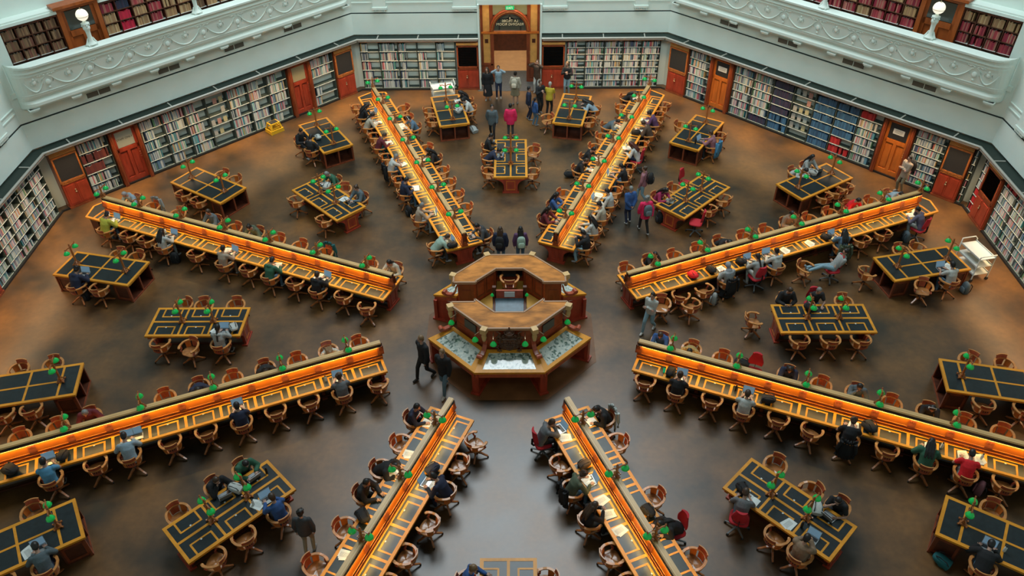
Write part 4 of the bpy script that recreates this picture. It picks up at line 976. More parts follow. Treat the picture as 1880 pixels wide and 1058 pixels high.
def person(spec, loc, rz, label):
    """spec: pose, top, legs, hair(colour, style), skin, plus options; local +Y is the way the person faces"""
    g = spec.get; pose = g('pose', 'write'); sc = g('scale', 1.0); stand = pose in ('stand', 'walk', 'photo', 'phone_up', 'back_hands', 'bend')
    t = thing('person', loc, rz, label, 'person'); t.scale = (sc, sc, sc)
    if g('group'): t['group'] = g('group')
    V = Vector; lean = g('lean', {'write': .42, 'laptop': .22, 'chin': .38, 'phone': .12, 'deep': .75, 'recline': -.55, 'read': .15}.get(pose, .04))
    hp = g('nod', {'write': .65, 'laptop': .3, 'chin': .35, 'phone': .55, 'deep': .6, 'recline': .5, 'read': .6, 'photo': -.25}.get(pose, .08)); turn = g('turn', 0.0)
    if stand:
        pel = V((0, 0, .95)); st = {'walk': .26, 'bend': .05}.get(pose, .05); lift = .06 if pose == 'walk' else 0
        legs = []
        for s in (-1, 1):
            hip = pel+V((s*.09, 0, -.03)); ank = V((s*.10, s*st*g('lead', 1), .085+(lift if s*g('lead', 1) < 0 else 0))); kn, ank = ik(hip, ank, .44, .43, V((0, 1, 0))); legs.append((hip, kn, ank, V((s*.02, 1, -.05 if s*g('lead', 1) > 0 else -.5))))
    elif pose == 'recline':
        pel = V((0, -.02, .56)); legs = []
        for s in (-1, 1): hip = pel+V((s*.09, .02, 0)); kn = V((s*.10, .44, .66-.06*s)); legs.append((hip, kn, V((s*.09, .88, .57)), V((0, .5, 1))))
    else:
        pel = V((0, -.06, .57)); legs = []; sp = g('spread', 1)
        for s in (-1, 1):
            hip = pel+V((s*.09, .02, 0)); kn = V((s*.12*sp, .34, .565)); legs.append((hip, kn, V((s*.12*sp, .30+.05*s, .085)), V((s*.1, 1, -.05))))
    d = V((0, math.sin(lean), math.cos(lean))); fw = V((0, math.cos(lean), -math.sin(lean)))
    waist = pel+d*.16; chest = pel+d*.34; lean2 = lean+.12 if not stand else lean; d2 = V((0, math.sin(lean2), math.cos(lean2))); sh = chest+d2*.13; neck = sh+d2*.045
    hd = V((math.sin(turn)*.3, math.sin(lean2+hp*.5), math.cos(lean2+hp*.5))); head = neck+hd*.175
    q = Matrix.Rotation(-turn, 3, 'Z') @ Matrix.Rotation(-(hp*.9+lean*.5), 3, 'X')
    S_ = [sh+V((s*.175, 0, -.02)) for s in (-1, 1)]
    top = {'z': .79}
    W0 = {'write': [V((-.15, .40, .80)), V((.13, .44, .80))], 'laptop': [V((-.11, .42, .81)), V((.11, .42, .81))], 'deep': [V((-.2, .45, .80)), V((.16, .50, .80))],
          'chin': [V((-.16, .42, .80)), head+V((.06, .06, -.15))], 'phone': [head+V((-.05, .22, -.28)), head+V((.05, .22, -.28))], 'read': [V((-.12, .30, .78)), V((.12, .30, .78))],
          'recline': [V((-.10, .08, .92)), V((.08, .10, .90))], 'stand': [pel+V((-.24, .04, -.12)), pel+V((.24, .04, -.12))], 'walk': [pel+V((-.23, .14, -.08)), pel+V((.23, -.14, -.08))],
          'photo': [head+V((-.10, .22, .0)), head+V((.10, .22, .0))], 'phone_up': [chest+V((-.06, .26, -.05)), chest+V((.07, .24, .0))], 'back_hands': [pel+V((-.06, -.17, .0)), pel+V((.06, -.19, .0))], 'bend': [pel+V((-.2, .30, -.1)), pel+V((.2, .3, -.1))]}[pose]
    if g('folded'): W0 = [chest+V((.08, .17, -.12)), chest+V((-.08, .17, -.14))]
    arms = []
    for i, s in enumerate((-1, 1)):
        pole = V((s*.8, -.3, -.8)) if pose not in ('photo',) else V((s, 0, -.6)); e, w = ik(S_[i], W0[i], .285, .25, pole); arms.append((S_[i], e, w))
    # --- body: one continuous skin surface
    b = MB()
    loftring(b, [(pel-d*.06, .13, .10), (pel, .155, .115), (waist, .13, .10), (chest, .155, .11), (sh, .13, .085), (sh+d2*.03, .06, .055)], fw)
    capsule(b, sh, neck+hd*.07, .055, .05)
    for s_, e, w in arms: capsule(b, s_, e, .050, .038); capsule(b, e, w, .038, .026)
    for h, k, a, f in legs: capsule(b, h, k, .078, .052); capsule(b, k, a, .05, .034); f = f.normalized(); capsule(b, a-V((0, 0, .03)), a+f*.13-V((0, 0, .04)), .036, .028)
    b.ball(head+q@V((0, -.006, .012)), (.074, .092, .102), 14, 10, q); b.ball(head+q@V((0, .028, -.052)), (.054, .060, .058), 12, 8, q); b.ball(head+q@V((0, .098, -.008)), (.012, .016, .022), 8, 6, q)
    for s in (-1, 1): b.ball(head+q@V((s*.076, -.004, -.004)), (.010, .018, .028), 8, 6, q)
    hm = []
    for i, s in enumerate((-1, 1)):
        s_, e, w = arms[i]; dd = (w-e).normalized(); pn = V((0, 0, -1)) if pose in ('write', 'laptop', 'deep') else V((-s, .2, 0)); flat = pose in ('write', 'laptop', 'deep')
        if flat: dd = V((dd.x*.6, abs(dd.y)+.3, -.02))
        hm.append(hand(w+dd.normalized()*.0, dd, {'stand': .5, 'walk': .7, 'phone': 1.3, 'photo': 1.2, 'phone_up': 1.3, 'read': 1.1, 'chin': .6 if s < 0 else 1.1}.get(pose, .35), s, pn))
    face = MB(); face.m = 1
    for s in (-1, 1): face.ball(head+q@V((s*.030, .081, .008)), .0095, 6, 4)
    face.m = 2; face.ball(head+q@V((0, .083, -.052)), (.024, .008, .006), 6, 4, q)
    def fin_body(me, t=t, hm=hm, face=face):
        x = MB(); x.v = [tuple(v.co) for v in me.vertices]; x.f = [list(p.vertices) for p in me.polygons]; x.sm = [True]*len(x.f); x.mi = [0]*len(x.f)
        for h in hm+[face]:
            n = len(x.v); x.v += h.v; x.f += [[i+n for i in f] for f in h.f]; x.sm += h.sm; x.mi += h.mi
        o = x.build('body', [M['skin'], M['eye'], M['lip']], t); o.color = (*SKIN[g('skin', 'l')], 1); return o
    job(b, .0135, fin_body, 2)
    # --- garments
    coat = g('coat', 0); pf = .012+.012*coat; tc = g('top', (.1, .1, .1)); lc = g('legs', (.03, .04, .06)); dress = g('dress')
    c = MB(); hem = [(pel-d*(.22 if coat and stand else .10), .175+.015*coat, .135+.01*coat)] if True else []
    loftring(c, hem+[(pel, .172+pf, .128+pf), (waist, .150+pf, .118+pf), (chest, .172+pf, .125+pf), (sh, .150+pf, .095+pf), (sh+d2*.035, .075, .065)], fw)
    c.ball(sh-fw*.03, (.15, .07, .06), 10, 6)
    short = g('short')
    for s_, e, w in arms:
        capsule(c, s_, s_.lerp(e, .62) if short else e, .062+pf, .054+pf)
        if not short: capsule(c, e, e.lerp(w, .93), .050+pf, .036+pf)
    if g('hood'): c.ball(sh-fw*.07+d2*.03, (.105, .07, .06), 10, 6)
    def fin(name, col, m='cloth', t=t):
        def f(me):
            me.materials.append(M[m]); o = bpy.data.objects.new(name, me); C.objects.link(o); o.parent = t; o.color = (*col, 1); return o
        return f
    job(c, .019, fin('dress' if dress else ('coat' if coat else 'shirt'), tc))
    c = MB()
    if g('skirt'):
        loftring(c, [(pel+d*.1, .155, .12), (pel, .175, .14), (pel-V((0, 0, .25)), .21, .18), (pel-V((0, 0, g('skirt'))), .25, .22)], V((0, 1, 0)))
        job(c, .02, fin('skirt', lc))
    else:
        wd = g('wide', 1)
        loftring(c, [(pel-d*.09, .14, .11), (pel, .165, .125), (pel+d*.08, .150, .118)], fw)
        for h, k, a, f in legs: capsule(c, h, k, .092, .066*wd); capsule(c, k, a+(k-a).normalized()*.02, .064*wd, .052*wd)
        job(c, .019, fin('trousers', lc))
    for h, k, a, f in legs:
        c = MB(); f = f.normalized(); capsule(c, a-V((0, 0, .035))-f*.02, a+f*.14-V((0, 0, .042)), .046, .038); job(c, .015, fin('shoe', g('shoes', (.3, .3, .3))), 2)
    hs = g('style', 'short'); hc = HAIR[g('hair', 'k')]
    if hs != 'bald':
        c = MB()
        if hs == 'hijab':
            c.ball(head+q@V((0, -.015, .015)), (.092, .105, .118), 14, 9, q); c.ball(neck, (.11, .10, .09), 12, 7); loftring(c, [(sh-d*.12, .21, .15), (sh, .19, .13), (neck, .10, .09)], fw)
        else:
            c.ball(head+q@V((0, -.020, .030)), (.086, .094, .100), 14, 9, q); c.ball(head+q@V((0, -.05, -.02)), (.078, .060, .075), 12, 7, q)
            if hs == 'bun': c.ball(head+q@V((0, -.10, .075)), .045, 8, 6)
            if hs == 'curly':
                for k in range(14): a = k*2.4; c.ball(head+q@V((.075*math.cos(a), -.03+.07*math.sin(a), .02+.07*((k % 3)/2))), .032, 7, 5)
            if hs in ('long', 'pony'):
                n = 3 if hs == 'long' else 1
                for k in range(n):
                    x = (k-(n-1)/2)*.055; p0 = head+q@V((x, -.075, -.02)); p1 = sh+V((x*1.3, 0, 0))-fw*(.115)+d*.0; p2 = chest+V((x*1.5, 0, -.02))-fw*.145
                    capsule(c, p0, p1, .05 if n == 3 else .035, .045 if n == 3 else .03); capsule(c, p1, p2, .045 if n == 3 else .03, .03)
                if hs == 'long':
                    for s in (-1, 1): capsule(c, head+q@V((s*.072, .0, .0)), sh+V((s*.09, .0, .03))+fw*.05, .028, .026)
        job(c, .0135, fin('hair' if hs != 'hijab' else 'headscarf', hc, 'hair' if hs != 'hijab' else 'cloth'), 2)
    if g('phones'):
        m = MB(); m.tube([head+q@V((.088*math.sin(a), -.01, .02+.105*math.cos(a))) for a in [R(x) for x in range(-90, 91, 20)]], .009, 5)
        for s in (-1, 1): m.ball(head+q@V((s*.09, -.005, .0)), (.018, .03, .035), 8, 5)
        o = m.build('headphones', M['white'] if g('phones') == 'w' else M['black'], t)
    if g('stripe'):
        m = MB(); q2 = chest+fw*.15; m.sweep([q2+V((-.12, 0, .0)), q2+V((.12, 0, .03))], .01, .05, tuple(d)); m.m = 1; m.sweep([q2+V((-.12, .004, -.05)), q2+V((.12, .004, -.02))], .01, .05, tuple(d)); m.build('chest_stripe', [M['paper'], M['red']], t)
    t['_held'] = 0
    return t, dict(arms=arms, head=head, chest=chest, pel=pel, d=d, fw=fw, sh=sh)
M['lip'] = mat('lip', (.30, .08, .07), .5)
def world(t, p): return t.matrix_basis @ Vector(p)
def finish_people():
    bpy.context.view_layer.update(); dg = bpy.context.evaluated_depsgraph_get(); out = []
    for o, fn in JOBS:
        me = bpy.data.meshes.new_from_object(o.evaluated_get(dg)); me.polygons.foreach_set('use_smooth', [True]*len(me.polygons)); out.append((me, fn, o))
    for me, fn, o in out:
        od = o.data; bpy.data.objects.remove(o); bpy.data.meshes.remove(od); fn(me)
    JOBS.clear()

# ---------------------------------------------------------------- things people brought
def laptop_p():
    t = thing('laptop'); tag(t, None, 'laptop')
    mb = MB(); mb.box(-.16, .16, -.11, .11, 0, .014); mb.build('base', M['alu'], t)
    mb = MB(); mb.box(-.14, .14, -.01, .09, .014, .017)
    for i in range(5): 
        for j in range(11): mb.box(-.135+j*.0247, -.114+j*.0247, -.005+i*.019, .010+i*.019, .017, .019)
    mb.build('keyboard', M['black'], t)
    a = R(105); T = Matrix.Translation((0, .11, .012)) @ Matrix.Rotation(R(-18), 4, 'X')
    mb = MB(); mb.T = T; mb.box(-.16, .16, 0, .008, 0, .215); l = mb.build('lid', M['alu'], t)
    mb = MB(); mb.T = T; mb.box(-.15, .15, -.002, .0, .012, .205); mb.build('screen', M['screen'], l)
    return t
place_laptop = proto(laptop_p())
def sheet_p():
    t = thing('papers'); tag(t, None, 'papers'); mb = MB()
    for k in range(3):
        a = .12*k-.1; c, s = math.cos(a), math.sin(a); x, y = .03*k, .02*k; mb.prism([(x+c*u-s*v, y+s*u+c*v) for u, v in ((-.105, -.148), (.105, -.148), (.105, .148), (-.105, .148))], .001+k*.002, .0025+k*.002)
    mb.build('sheet', M['paper'], t); mb = MB()
    for k in range(9): mb.box(-.06+.02, .07+.02, -.10+k*.025, -.093+k*.025, .0068, .0075)
    mb.build('handwriting', M['grey'], t); return t
place_paper = proto(sheet_p())
def openbook_p():
    t = thing('open_book'); tag(t, None, 'book')
    for s in (-1, 1):
        mb = MB(); mb.rings([[(s*x, -.13, z), (s*x, .13, z)] for x, z in ((0, .012), (.05, .028), (.12, .024), (.18, .012))], False, True, False); mb.box(min(0, s*.185), max(0, s*.185), -.133, .133, 0, .010); mb.build('page_block', M['paper'], t)
    return t
place_open = proto(openbook_p())
def backpack(loc, rz, col, label, lying=False, handles=False, name='backpack', sc=1):
    t = thing(name, loc, rz, label, 'bag'); t.scale = (sc, sc, sc)
    T = Matrix.Rotation(R(78), 4, 'X') if lying else Matrix.Identity(4); T = Matrix.Translation((0, 0, .12 if lying else 0)) @ T @ Matrix.Translation((0, 0, -.2 if lying else 0))
    mb = MB(); mb.T = T
    mb.rings([[(.15*k*math.copysign(abs(math.cos(a))**.6, math.cos(a)), .10*k2*math.copysign(abs(math.sin(a))**.6, math.sin(a)), z) for a in [2*math.pi*i/16 for i in range(16)]] for z, k, k2 in ((.0, .8, .8), (.02, 1, 1), (.25, .98, .95), (.36, .85, .75), (.42, .5, .4), (.43, .1, .1))])
    o = mb.build('bag_body', M['cloth'], t); o.color = (*col, 1)
    mb = MB(); mb.T = T; mb.rings([[(.11*k*math.copysign(abs(math.cos(a))**.6, math.cos(a)), -.09-.045*k*(.5+.5*math.copysign(abs(math.sin(a))**.6, -math.sin(a))), z) for a in [2*math.pi*i/12 for i in range(12)]] for z, k in ((.04, .8), (.06, 1), (.20, 1), (.24, .7))]); o = mb.build('pocket', M['cloth'], t); o.color = (*[min(1, x*1.6+.01) for x in col], 1)
    for s in (-1, 1): mb = MB(); mb.T = T; mb.tube([(s*.08, .09, .38), (s*.10, .15, .30), (s*.10, .15, .12), (s*.11, .09, .04)], .014, 6); o = mb.build('strap', M['cloth'], t); o.color = (.02, .02, .02, 1)
    if handles: mb = MB(); mb.T = T; mb.tube([(-.07, 0, .40), (-.06, 0, .56), (0, 0, .60), (.06, 0, .56), (.07, 0, .40)], .01, 6); mb.build('handle', M['chairpale'], t)
    return t
def draped_coat(loc, rz, col, label):
    t = thing('coat', loc, rz, label, 'coat'); mb = MB(); rr = []
    for z, k in ((.93, .6), (.95, 1), (.90, 1.02), (.7, 1.05), (.45, 1.12), (.25, 1.15)):
        rr.append([((.235+.012*math.sin(5*a+z*9))*k*math.sin(R(a_)), -(.315+.02*math.sin(7*a+z*5))*(1 if z < .94 else .95)*math.cos(R(a_*.75)), z) for a_, a in [(-62+124*i/14, i*.45) for i in range(15)]])
    mb.rings(rr, False, True, False); o = mb.build('cloth', M['cloth'], t); o.color = (*col, 1); so = o.modifiers.new('s', 'SOLIDIFY'); so.thickness = .03; so.offset = 1
    for s in (-1, 1): mb = MB(); mb.tube([(s*.17, -.30, .90), (s*.24, -.30, .6), (s*.22, -.31, .38)], [.05, .045, .035], 8); o = mb.build('sleeve', M['cloth'], t); o.color = (*col, 1)
    return t
def bottle(loc, m, label):
    t = thing('bottle', loc, 0, label, 'bottle'); mb = MB(); mb.lathe([(.03, 0), (.034, .01), (.034, .15), (.02, .18), (.018, .19)], n=10); mb.build('flask', M[m], t); mb = MB(); mb.lathe([(.02, .185), (.022, .19), (.022, .22), (.01, .222)], n=10); mb.build('cap', M['black'], t); return t

# ---------------------------------------------------------------- who and what is where
COL = dict(black=(.010, .011, .013), navy=(.014, .022, .055), blue=(.03, .10, .30), skyblue=(.10, .33, .55), paleblue=(.30, .42, .50), denim=(.10, .19, .28), lightdenim=(.26, .42, .50), white=(.55, .58, .55), cream=(.50, .46, .36), grey=(.16, .17, .18),
    darkgrey=(.05, .055, .06), palegrey=(.36, .39, .38), beige=(.40, .32, .24), tan=(.28, .19, .12), brown=(.09, .055, .035), green=(.03, .13, .075), mint=(.32, .46, .38), olive=(.10, .13, .08), teal=(.01, .13, .14), maroon=(.13, .015, .025), purple=(.12, .05, .13),
    red=(.80, .012, .02), pinkred=(.85, .02, .12), magenta=(.35, .02, .09), pink=(.35, .15, .18), yellow=(.55, .42, .03), lime=(.46, .46, .05), gold=(.45, .30, .10), plaid=(.14, .13, .20), khaki=(.24, .20, .12), slate=(.10, .14, .16))
SIDE = {(-22.5, 1): 'right side', (-22.5, -1): 'left side', (22.5, 1): 'right side', (22.5, -1): 'left side', (-157.5, 1): 'left side', (-157.5, -1): 'right side', (157.5, 1): 'left side', (157.5, -1): 'right side',
        (-67.5, 1): 'upper side', (-67.5, -1): 'lower side', (67.5, 1): 'lower side', (67.5, -1): 'upper side', (-112.5, 1): 'upper side', (-112.5, -1): 'lower side', (112.5, 1): 'lower side', (112.5, -1): 'upper side'}
SEATED = []
def mkperson(p, v, rz, where, seated=True):
    d = dict(p[1]); d.setdefault('pose', 'write')
    t, info = person(d, v, rz, 'person in %s, %s' % (p[0], where)); SEATED.append((t, info, d)); return t
def sp(desc, top, legs='darkgrey', hair='k', style='short', pose='write', **k):
    d = dict(top=COL[top], legs=COL[legs], hair=hair, style=style, pose=pose); d.update(k); return (desc, d)
def ordk(k): return ORD[max(0, min(14, int(round(k))))]
def seat(a, s, k, who=None, kind='wood', turn=0, out=0, item=None, coat=None, note=''):
    lat = (.93 if who else .86)+out; v = P(4.60+CW*k, a, s*lat); rz = -R(a)+R(90)*s+R(turn+(random.uniform(-7, 7) if who is None and turn == 0 else 0))
    desk = DESKS[a]; w = '%s from counter, %s of %s' % (ordk(k), SIDE[(a, s)], desk)
    (place_chair if kind == 'wood' else place_office)(v, rz, note+('occupied ' if who else 'empty ')+('wooden swivel chair, ' if kind == 'wood' else 'red office chair, ')+w, 'chairs along the long desks' if kind == 'wood' else None)
    if who: mkperson(who, v, rz, w)
    if item: desk_item(item, a, s, k, w)
    if coat: draped_coat(v, rz, COL[coat], '%s coat hung on chair, %s' % (coat, w))
def desk_item(item, a, s, k, w):
    for it in item.split('+'):
        r = 4.60+CW*k; rz = -R(a)+R(90)*s; z = .7635
        if it == 'L': place_laptop(P(r, a, s*.42, z), rz+R(random.uniform(-10, 10)), 'open laptop, '+w)
        elif it == 'P': place_paper(P(r+.04, a, s*.47, z), rz+R(random.uniform(-15, 15)), 'loose white papers, '+w)
        elif it == 'p': place_paper(P(r+.28, a, s*.42, z), rz+R(random.uniform(-25, 25)), 'loose white papers beside the seat, '+w)
        elif it == 'O': place_open(P(r, a, s*.48, z), rz+R(random.uniform(-15, 15)), 'open book, '+w)
        elif it == 'B': backpack(P(r-.33, a, s*.42, z), rz+R(random.uniform(-40, 40)), COL['black'], 'black backpack on desktop, '+w, True, name='backpack', sc=.85)
        elif it == 'b': bottle(P(r+.34, a, s*.36, z), 'paper', 'small bottle, '+w)
        elif it == 'k': bottle(P(r-.34, a, s*.33, z), 'black', 'black bottle, '+w)

def row(a, s, spec):
    for k, v in spec.items():
        if v is None: seat(a, s, k)
        elif isinstance(v, dict): seat(a, s, k, **v)
        else: seat(a, s, k, who=v[0], item=v[1])
W_ = sp
row(-22.5, 1, {0: (W_('black vest and white sleeves', 'darkgrey', 'black', 'k', hood=1), 'L'), 2: None, 3: None, 4: None, 5: dict(out=.05), 6: (W_('black shirt, long dark hair', 'black', 'black', 'k', 'long', skin='m'), 'P'), 7: dict(turn=35), 9: (W_('blue shirt and headphones', 'denim', 'black', 'k', phones='w', short=1, pose='chin'), 'P+p'), 10: dict(turn=15), 11: dict(turn=25, out=.12)})
row(-22.5, -1, {0: (W_('pale green jacket', 'mint', 'darkgrey', 'b', pose='deep', coat=1), 'L+B'), 2: (W_('beige shirt with grey hair', 'beige', 'palegrey', 'g', pose='laptop'), 'L'), 4: (W_('navy jacket, arm on book', 'navy', 'denim', 'k', pose='read', coat=1), 'O'), 5: None,
                6: dict(who=W_('white tee, phone at face', 'white', 'denim', 'g', short=1, pose='chin'), item='P', coat='black'), 7: None, 8: (W_('maroon top', 'maroon', 'teal', 'b', pose='write', skin='m'), 'O'), 9: None, 10: (W_('cream shirt, dark ponytail', 'cream', 'black', 'k', 'pony'), 'P'), 11: (W_('black top, dark hair', 'black', 'black', 'k', 'long'), 'L'), 12: dict(out=.05)})
row(22.5, 1, {0: (W_('black jacket and pale jeans', 'black', 'lightdenim', 'k', pose='phone', coat=1, spread=1.4), None), 1: (W_('white blouse, long dark hair', 'white', 'palegrey', 'k', 'long', 'stand' if 0 else 'laptop'), None), 2: (W_('cream top leaning back', 'cream', 'tan', 'k', 'bun', 'read'), None), 3: (W_('white loose shirt', 'white', 'black', 'k', pose='read'), 'L+p'), 4: dict(turn=20),
              5: (W_('black tee and blue jeans', 'black', 'denim', 'k', pose='laptop', short=1), 'L+b'), 6: None, 7: dict(who=W_('white sweater, long red hair', 'white', 'navy', 'r', 'long'), kind='red', item='p+b'), 8: dict(turn=10), 9: (W_('brown checked coat', 'brown', 'black', 'b', 'curly', coat=1), 'P+B'), 10: (W_('purple top, dark hair', 'purple', 'black', 'k', 'bun', skin='m'), 'P'), 11: None, 12: dict(turn=-20)})
row(22.5, -1, {1: (W_('maroon sweater, long hair', 'maroon', 'black', 'k', 'long', 'laptop', skin='m'), 'L'), 2: (W_('blue sweater, long hair', 'blue', 'black', 'k', 'long', 'phone', skin='m'), None), 3: dict(turn=-10), 5: (W_('black sweater, brown hair', 'black', 'black', 'b', pose='write', hood=1), 'P'), 6: (W_('black hoodie, black hair', 'black', 'black', 'k', hood=1), 'O'), 7: None, 8: None, 9: (W_('dark jacket slumped forward', 'slate', 'darkgrey', 'k', pose='deep', coat=1), 'P'), 11: dict(turn=15), 12: (W_('black cardigan, long hair', 'black', 'navy', 'k', 'long', 'deep'), 'O')})
row(-67.5, 1, {0: (W_('cream cardigan over black skirt', 'cream', 'black', 'k', 'pony', 'chin', turn=.5), None), 1: dict(turn=20), 2.9: dict(coat='teal'), 4: None, 5: None, 6: (W_('olive hoodie, hair in bun', 'olive', 'black', 'k', 'bun', hood=1), 'P'), 7: dict(), 8: (W_('grey sweater', 'slate', 'darkgrey', 'b', pose='laptop', skin='m'), 'L'), 9.7: dict(turn=15), 11: dict(coat='palegrey'), 12: (W_('blue-grey hooded top', 'paleblue', 'denim', 'h', pose='write', hood=1), None)})
row(-67.5, -1, {-.05: dict(turn=20, out=.18), 1: None, 2: (W_('black hoodie with laptop', 'black', 'black', 'b', pose='laptop', hood=1), 'L+p'), 3: None, 4: (W_('dark green hoodie', 'green', 'denim', 'k', hood=1), 'P+b'), 5: None, 6: (W_('beige sweater', 'beige', 'tan', 'k', pose='laptop'), 'L+p'), 7.35: None, 8.8: (W_('white top, long black hair', 'white', 'palegrey', 'k', 'long', 'laptop'), 'L+b'), 9.7: None, 10.55: None, 11.6: (W_('lime yellow jacket and jeans', 'lime', 'denim', 'k', 'bun', 'write', phones='w', coat=1), 'O+L')})
row(67.5, -1, {0: None, 1: (W_('black shirt, hand on face', 'black', 'black', 'k', pose='chin', short=1), None), 2: None, 3: None, 4: (W_('black tee bent forward', 'black', 'black', 'k', pose='deep', short=1), 'P'), 5: None, 6: None, 7: (W_('brown vest over black jacket', 'tan', 'black', 'k', pose='read', coat=1, skin='m'), 'O'), 8: dict(turn=10), 9: None, 10: (W_('bright red sweater', 'red', 'black', 'k', pose='write'), 'P'), 11: None, 12: (W_('pale jacket and headphones', 'paleblue', 'denim', 'k', 'curly', 'deep', phones='w'), 'P')})
row(67.5, 1, {.25: dict(turn=150, out=.2), 1.05: dict(turn=-40, out=.12), 1.15: dict(turn=12, out=.62, note='farther out '), 2: dict(turn=8, out=.15), 3: dict(who=W_('grey headscarf and black coat', 'palegrey', 'black', 'h', 'hijab', 'read', skirt=.45), item='P+B', coat='black'), 4.25: dict(who=W_('pale grey top, hair tied', 'palegrey', 'white', 'k', 'pony', 'laptop'), kind='red', item='L+B'), 5.05: (W_('off-white hoodie', 'white', 'denim', 'k', 'bun', 'laptop', hood=1), 'L'), 8: dict(who=W_('denim shirt, long dark hair', 'denim', 'denim', 'k', 'long', 'laptop'), item='L+B', coat='olive', turn=-20), 9: None, 10: None,
              11.7: dict(who=W_('plaid shirt and pale trousers', 'plaid', 'palegrey', 'k', pose='chin', turn=-.4), kind='red', item='O+p', turn=15)})
row(-112.5, 1, {0: None, 1: (W_('white top, fair hair', 'white', 'beige', 'l', 'long', 'deep'), None), 2: None, 3: (W_('black sparkly jacket', 'black', 'black', 'k', 'bun', 'deep', coat=1), None), 4: None, 5: (W_('navy jacket', 'navy', 'black', 'k', pose='deep', coat=1), None), 6: None, 8.1: (W_('dark red coat, grey hair', 'maroon', 'black', 'g', pose='write', coat=1), None), 9: None, 10: None})
row(-112.5, -1, {-.1: dict(turn=-25, out=.08), 1: (W_('dark grey tee', 'grey', 'black', 'b', 'curly', 'laptop', short=1), 'L+b'), 2: dict(), 3: None, 4: (W_('navy tee and grey cap', 'navy', 'denim', 'k', pose='laptop', short=1, skin='l'), 'L'), 5: None, 6: None, 7.1: (W_('pale blue shirt', 'paleblue', 'black', 'k', pose='write'), 'L'), 8: None, 9.15: (W_('bright blue tee', 'skyblue', 'black', 'k', pose='laptop', short=1), 'L+B')})
row(112.5, -1, {0: (W_('blue sweater, hands clasped', 'blue', 'lightdenim', 'b', pose='phone', lean=.4), None), 1: (W_('cream and gold sweater', 'gold', 'cream', 'k', pose='deep'), None), 2: None, 3: dict(kind='red'), 4: (W_('navy top and white coat', 'navy', 'black', 'k', 'long', 'phone', lean=.4, coat=1), None), 5: None, 6: (W_('slate jacket, black hair', 'slate', 'denim', 'k', pose='chin', skin='m'), 'P'), 7: dict(), 8: (W_('black jumper and white headphones', 'black', 'black', 'k', pose='phone', lean=.45, phones='w'), None), 9: None, 10: None})
row(112.5, 1, {0: None, 1: (W_('black top with tied hair', 'black', 'black', 'b', 'bun', 'laptop', short=1), 'L+B'), 2.05: None, 3: (W_('white tee', 'white', 'white', 'b', pose='laptop', short=1), 'L+k'), 4: None, 4.95: dict(turn=-20, out=.08), 5.95: dict(who=W_('black tee, curly brown hair', 'black', 'black', 'b', 'curly', 'write', short=1), item='P', coat='black'), 7: None, 8: (W_('green camouflage jacket', 'green', 'darkgrey', 'k', 'long', 'write', coat=1), 'P+b'), 9.02: (W_('bright red top', 'red', 'palegrey', 'k', pose='write', short=1), 'p+b'), 10: None})
row(-157.5, 1, {.05: (W_('navy sweater with red stripe', 'navy', 'black', 'k', pose='laptop', stripe=1), 'P'), 1: None, 2: (W_('black puffer, head down', 'black', 'black', 'k', pose='deep', coat=1), 'P'), 2.9: (W_('black jacket, arms on desk', 'black', 'black', 'k', pose='laptop', coat=1, skin='m'), None), 4: None, 5.2: dict(out=.12)})
row(-157.5, -1, {0.1: dict(turn=-120, out=.1), 1: dict(turn=15), 2: (W_('navy sweater', 'navy', 'navy', 'k', pose='write'), 'L+P'), 3.05: dict(out=.1), 4.1: None, 5: None})
row(157.5, 1, {0: dict(who=W_('grey vest and white sleeves', 'grey', 'black', 'b', 'bun', 'chin'), kind='red', item='L+p', turn=-5), 1.05: dict(turn=10), 1.95: dict(who=W_('green sweater', 'olive', 'denim', 'b', 'curly', 'write'), item='O+L', coat='black'), 3: (W_('black top, long brown hair', 'black', 'black', 'b', 'long', 'phone'), 'P'), 4.1: None, 5: None})
row(157.5, -1, {.05: dict(who=W_('black leather jacket', 'black', 'black', 'k', pose='write', coat=1), item='O', coat='white'), 1: dict(turn=-10), 3: None, 4: dict(who=W_('black jumper, dark hair', 'black', 'black', 'k', 'pony', 'deep'), kind='red', item='k'), 5: None})
# reclining reader on a red office chair with feet up on a wooden one
v = P(4.60+CW*6.0, 67.5, 1.34); place_chair(v, -R(67.5)-R(60), 'wooden swivel chair used as footrest by the reclining person, shallow upper-right desk')
dv = Vector((.97, .12, 0)).normalized(); v2 = v+dv*.98; rz = math.atan2(dv.x, -dv.y)+math.pi/2*0; rz = math.atan2(-(-dv.x), -dv.y); 
rz = Vector((-dv.x, -dv.y, 0)).to_track_quat('Y', 'Z').to_euler().z
place_office(v2, rz, 'red office chair under the reclining person, shallow upper-right desk'); mkperson(sp('pale grey hoodie reclining with feet up', 'palegrey', 'lightdenim', 'k', 'bun', 'recline', hood=1, folded=1, shoes=(.3, .4, .45)), v2, rz, 'lower side of shallow upper-right desk')
backpack(P(4.6+CW*2.6, 112.5, -1.0, .48), -R(112.5), COL['black'], 'black bag lying on the empty red office chair, shallow lower-right desk', True)

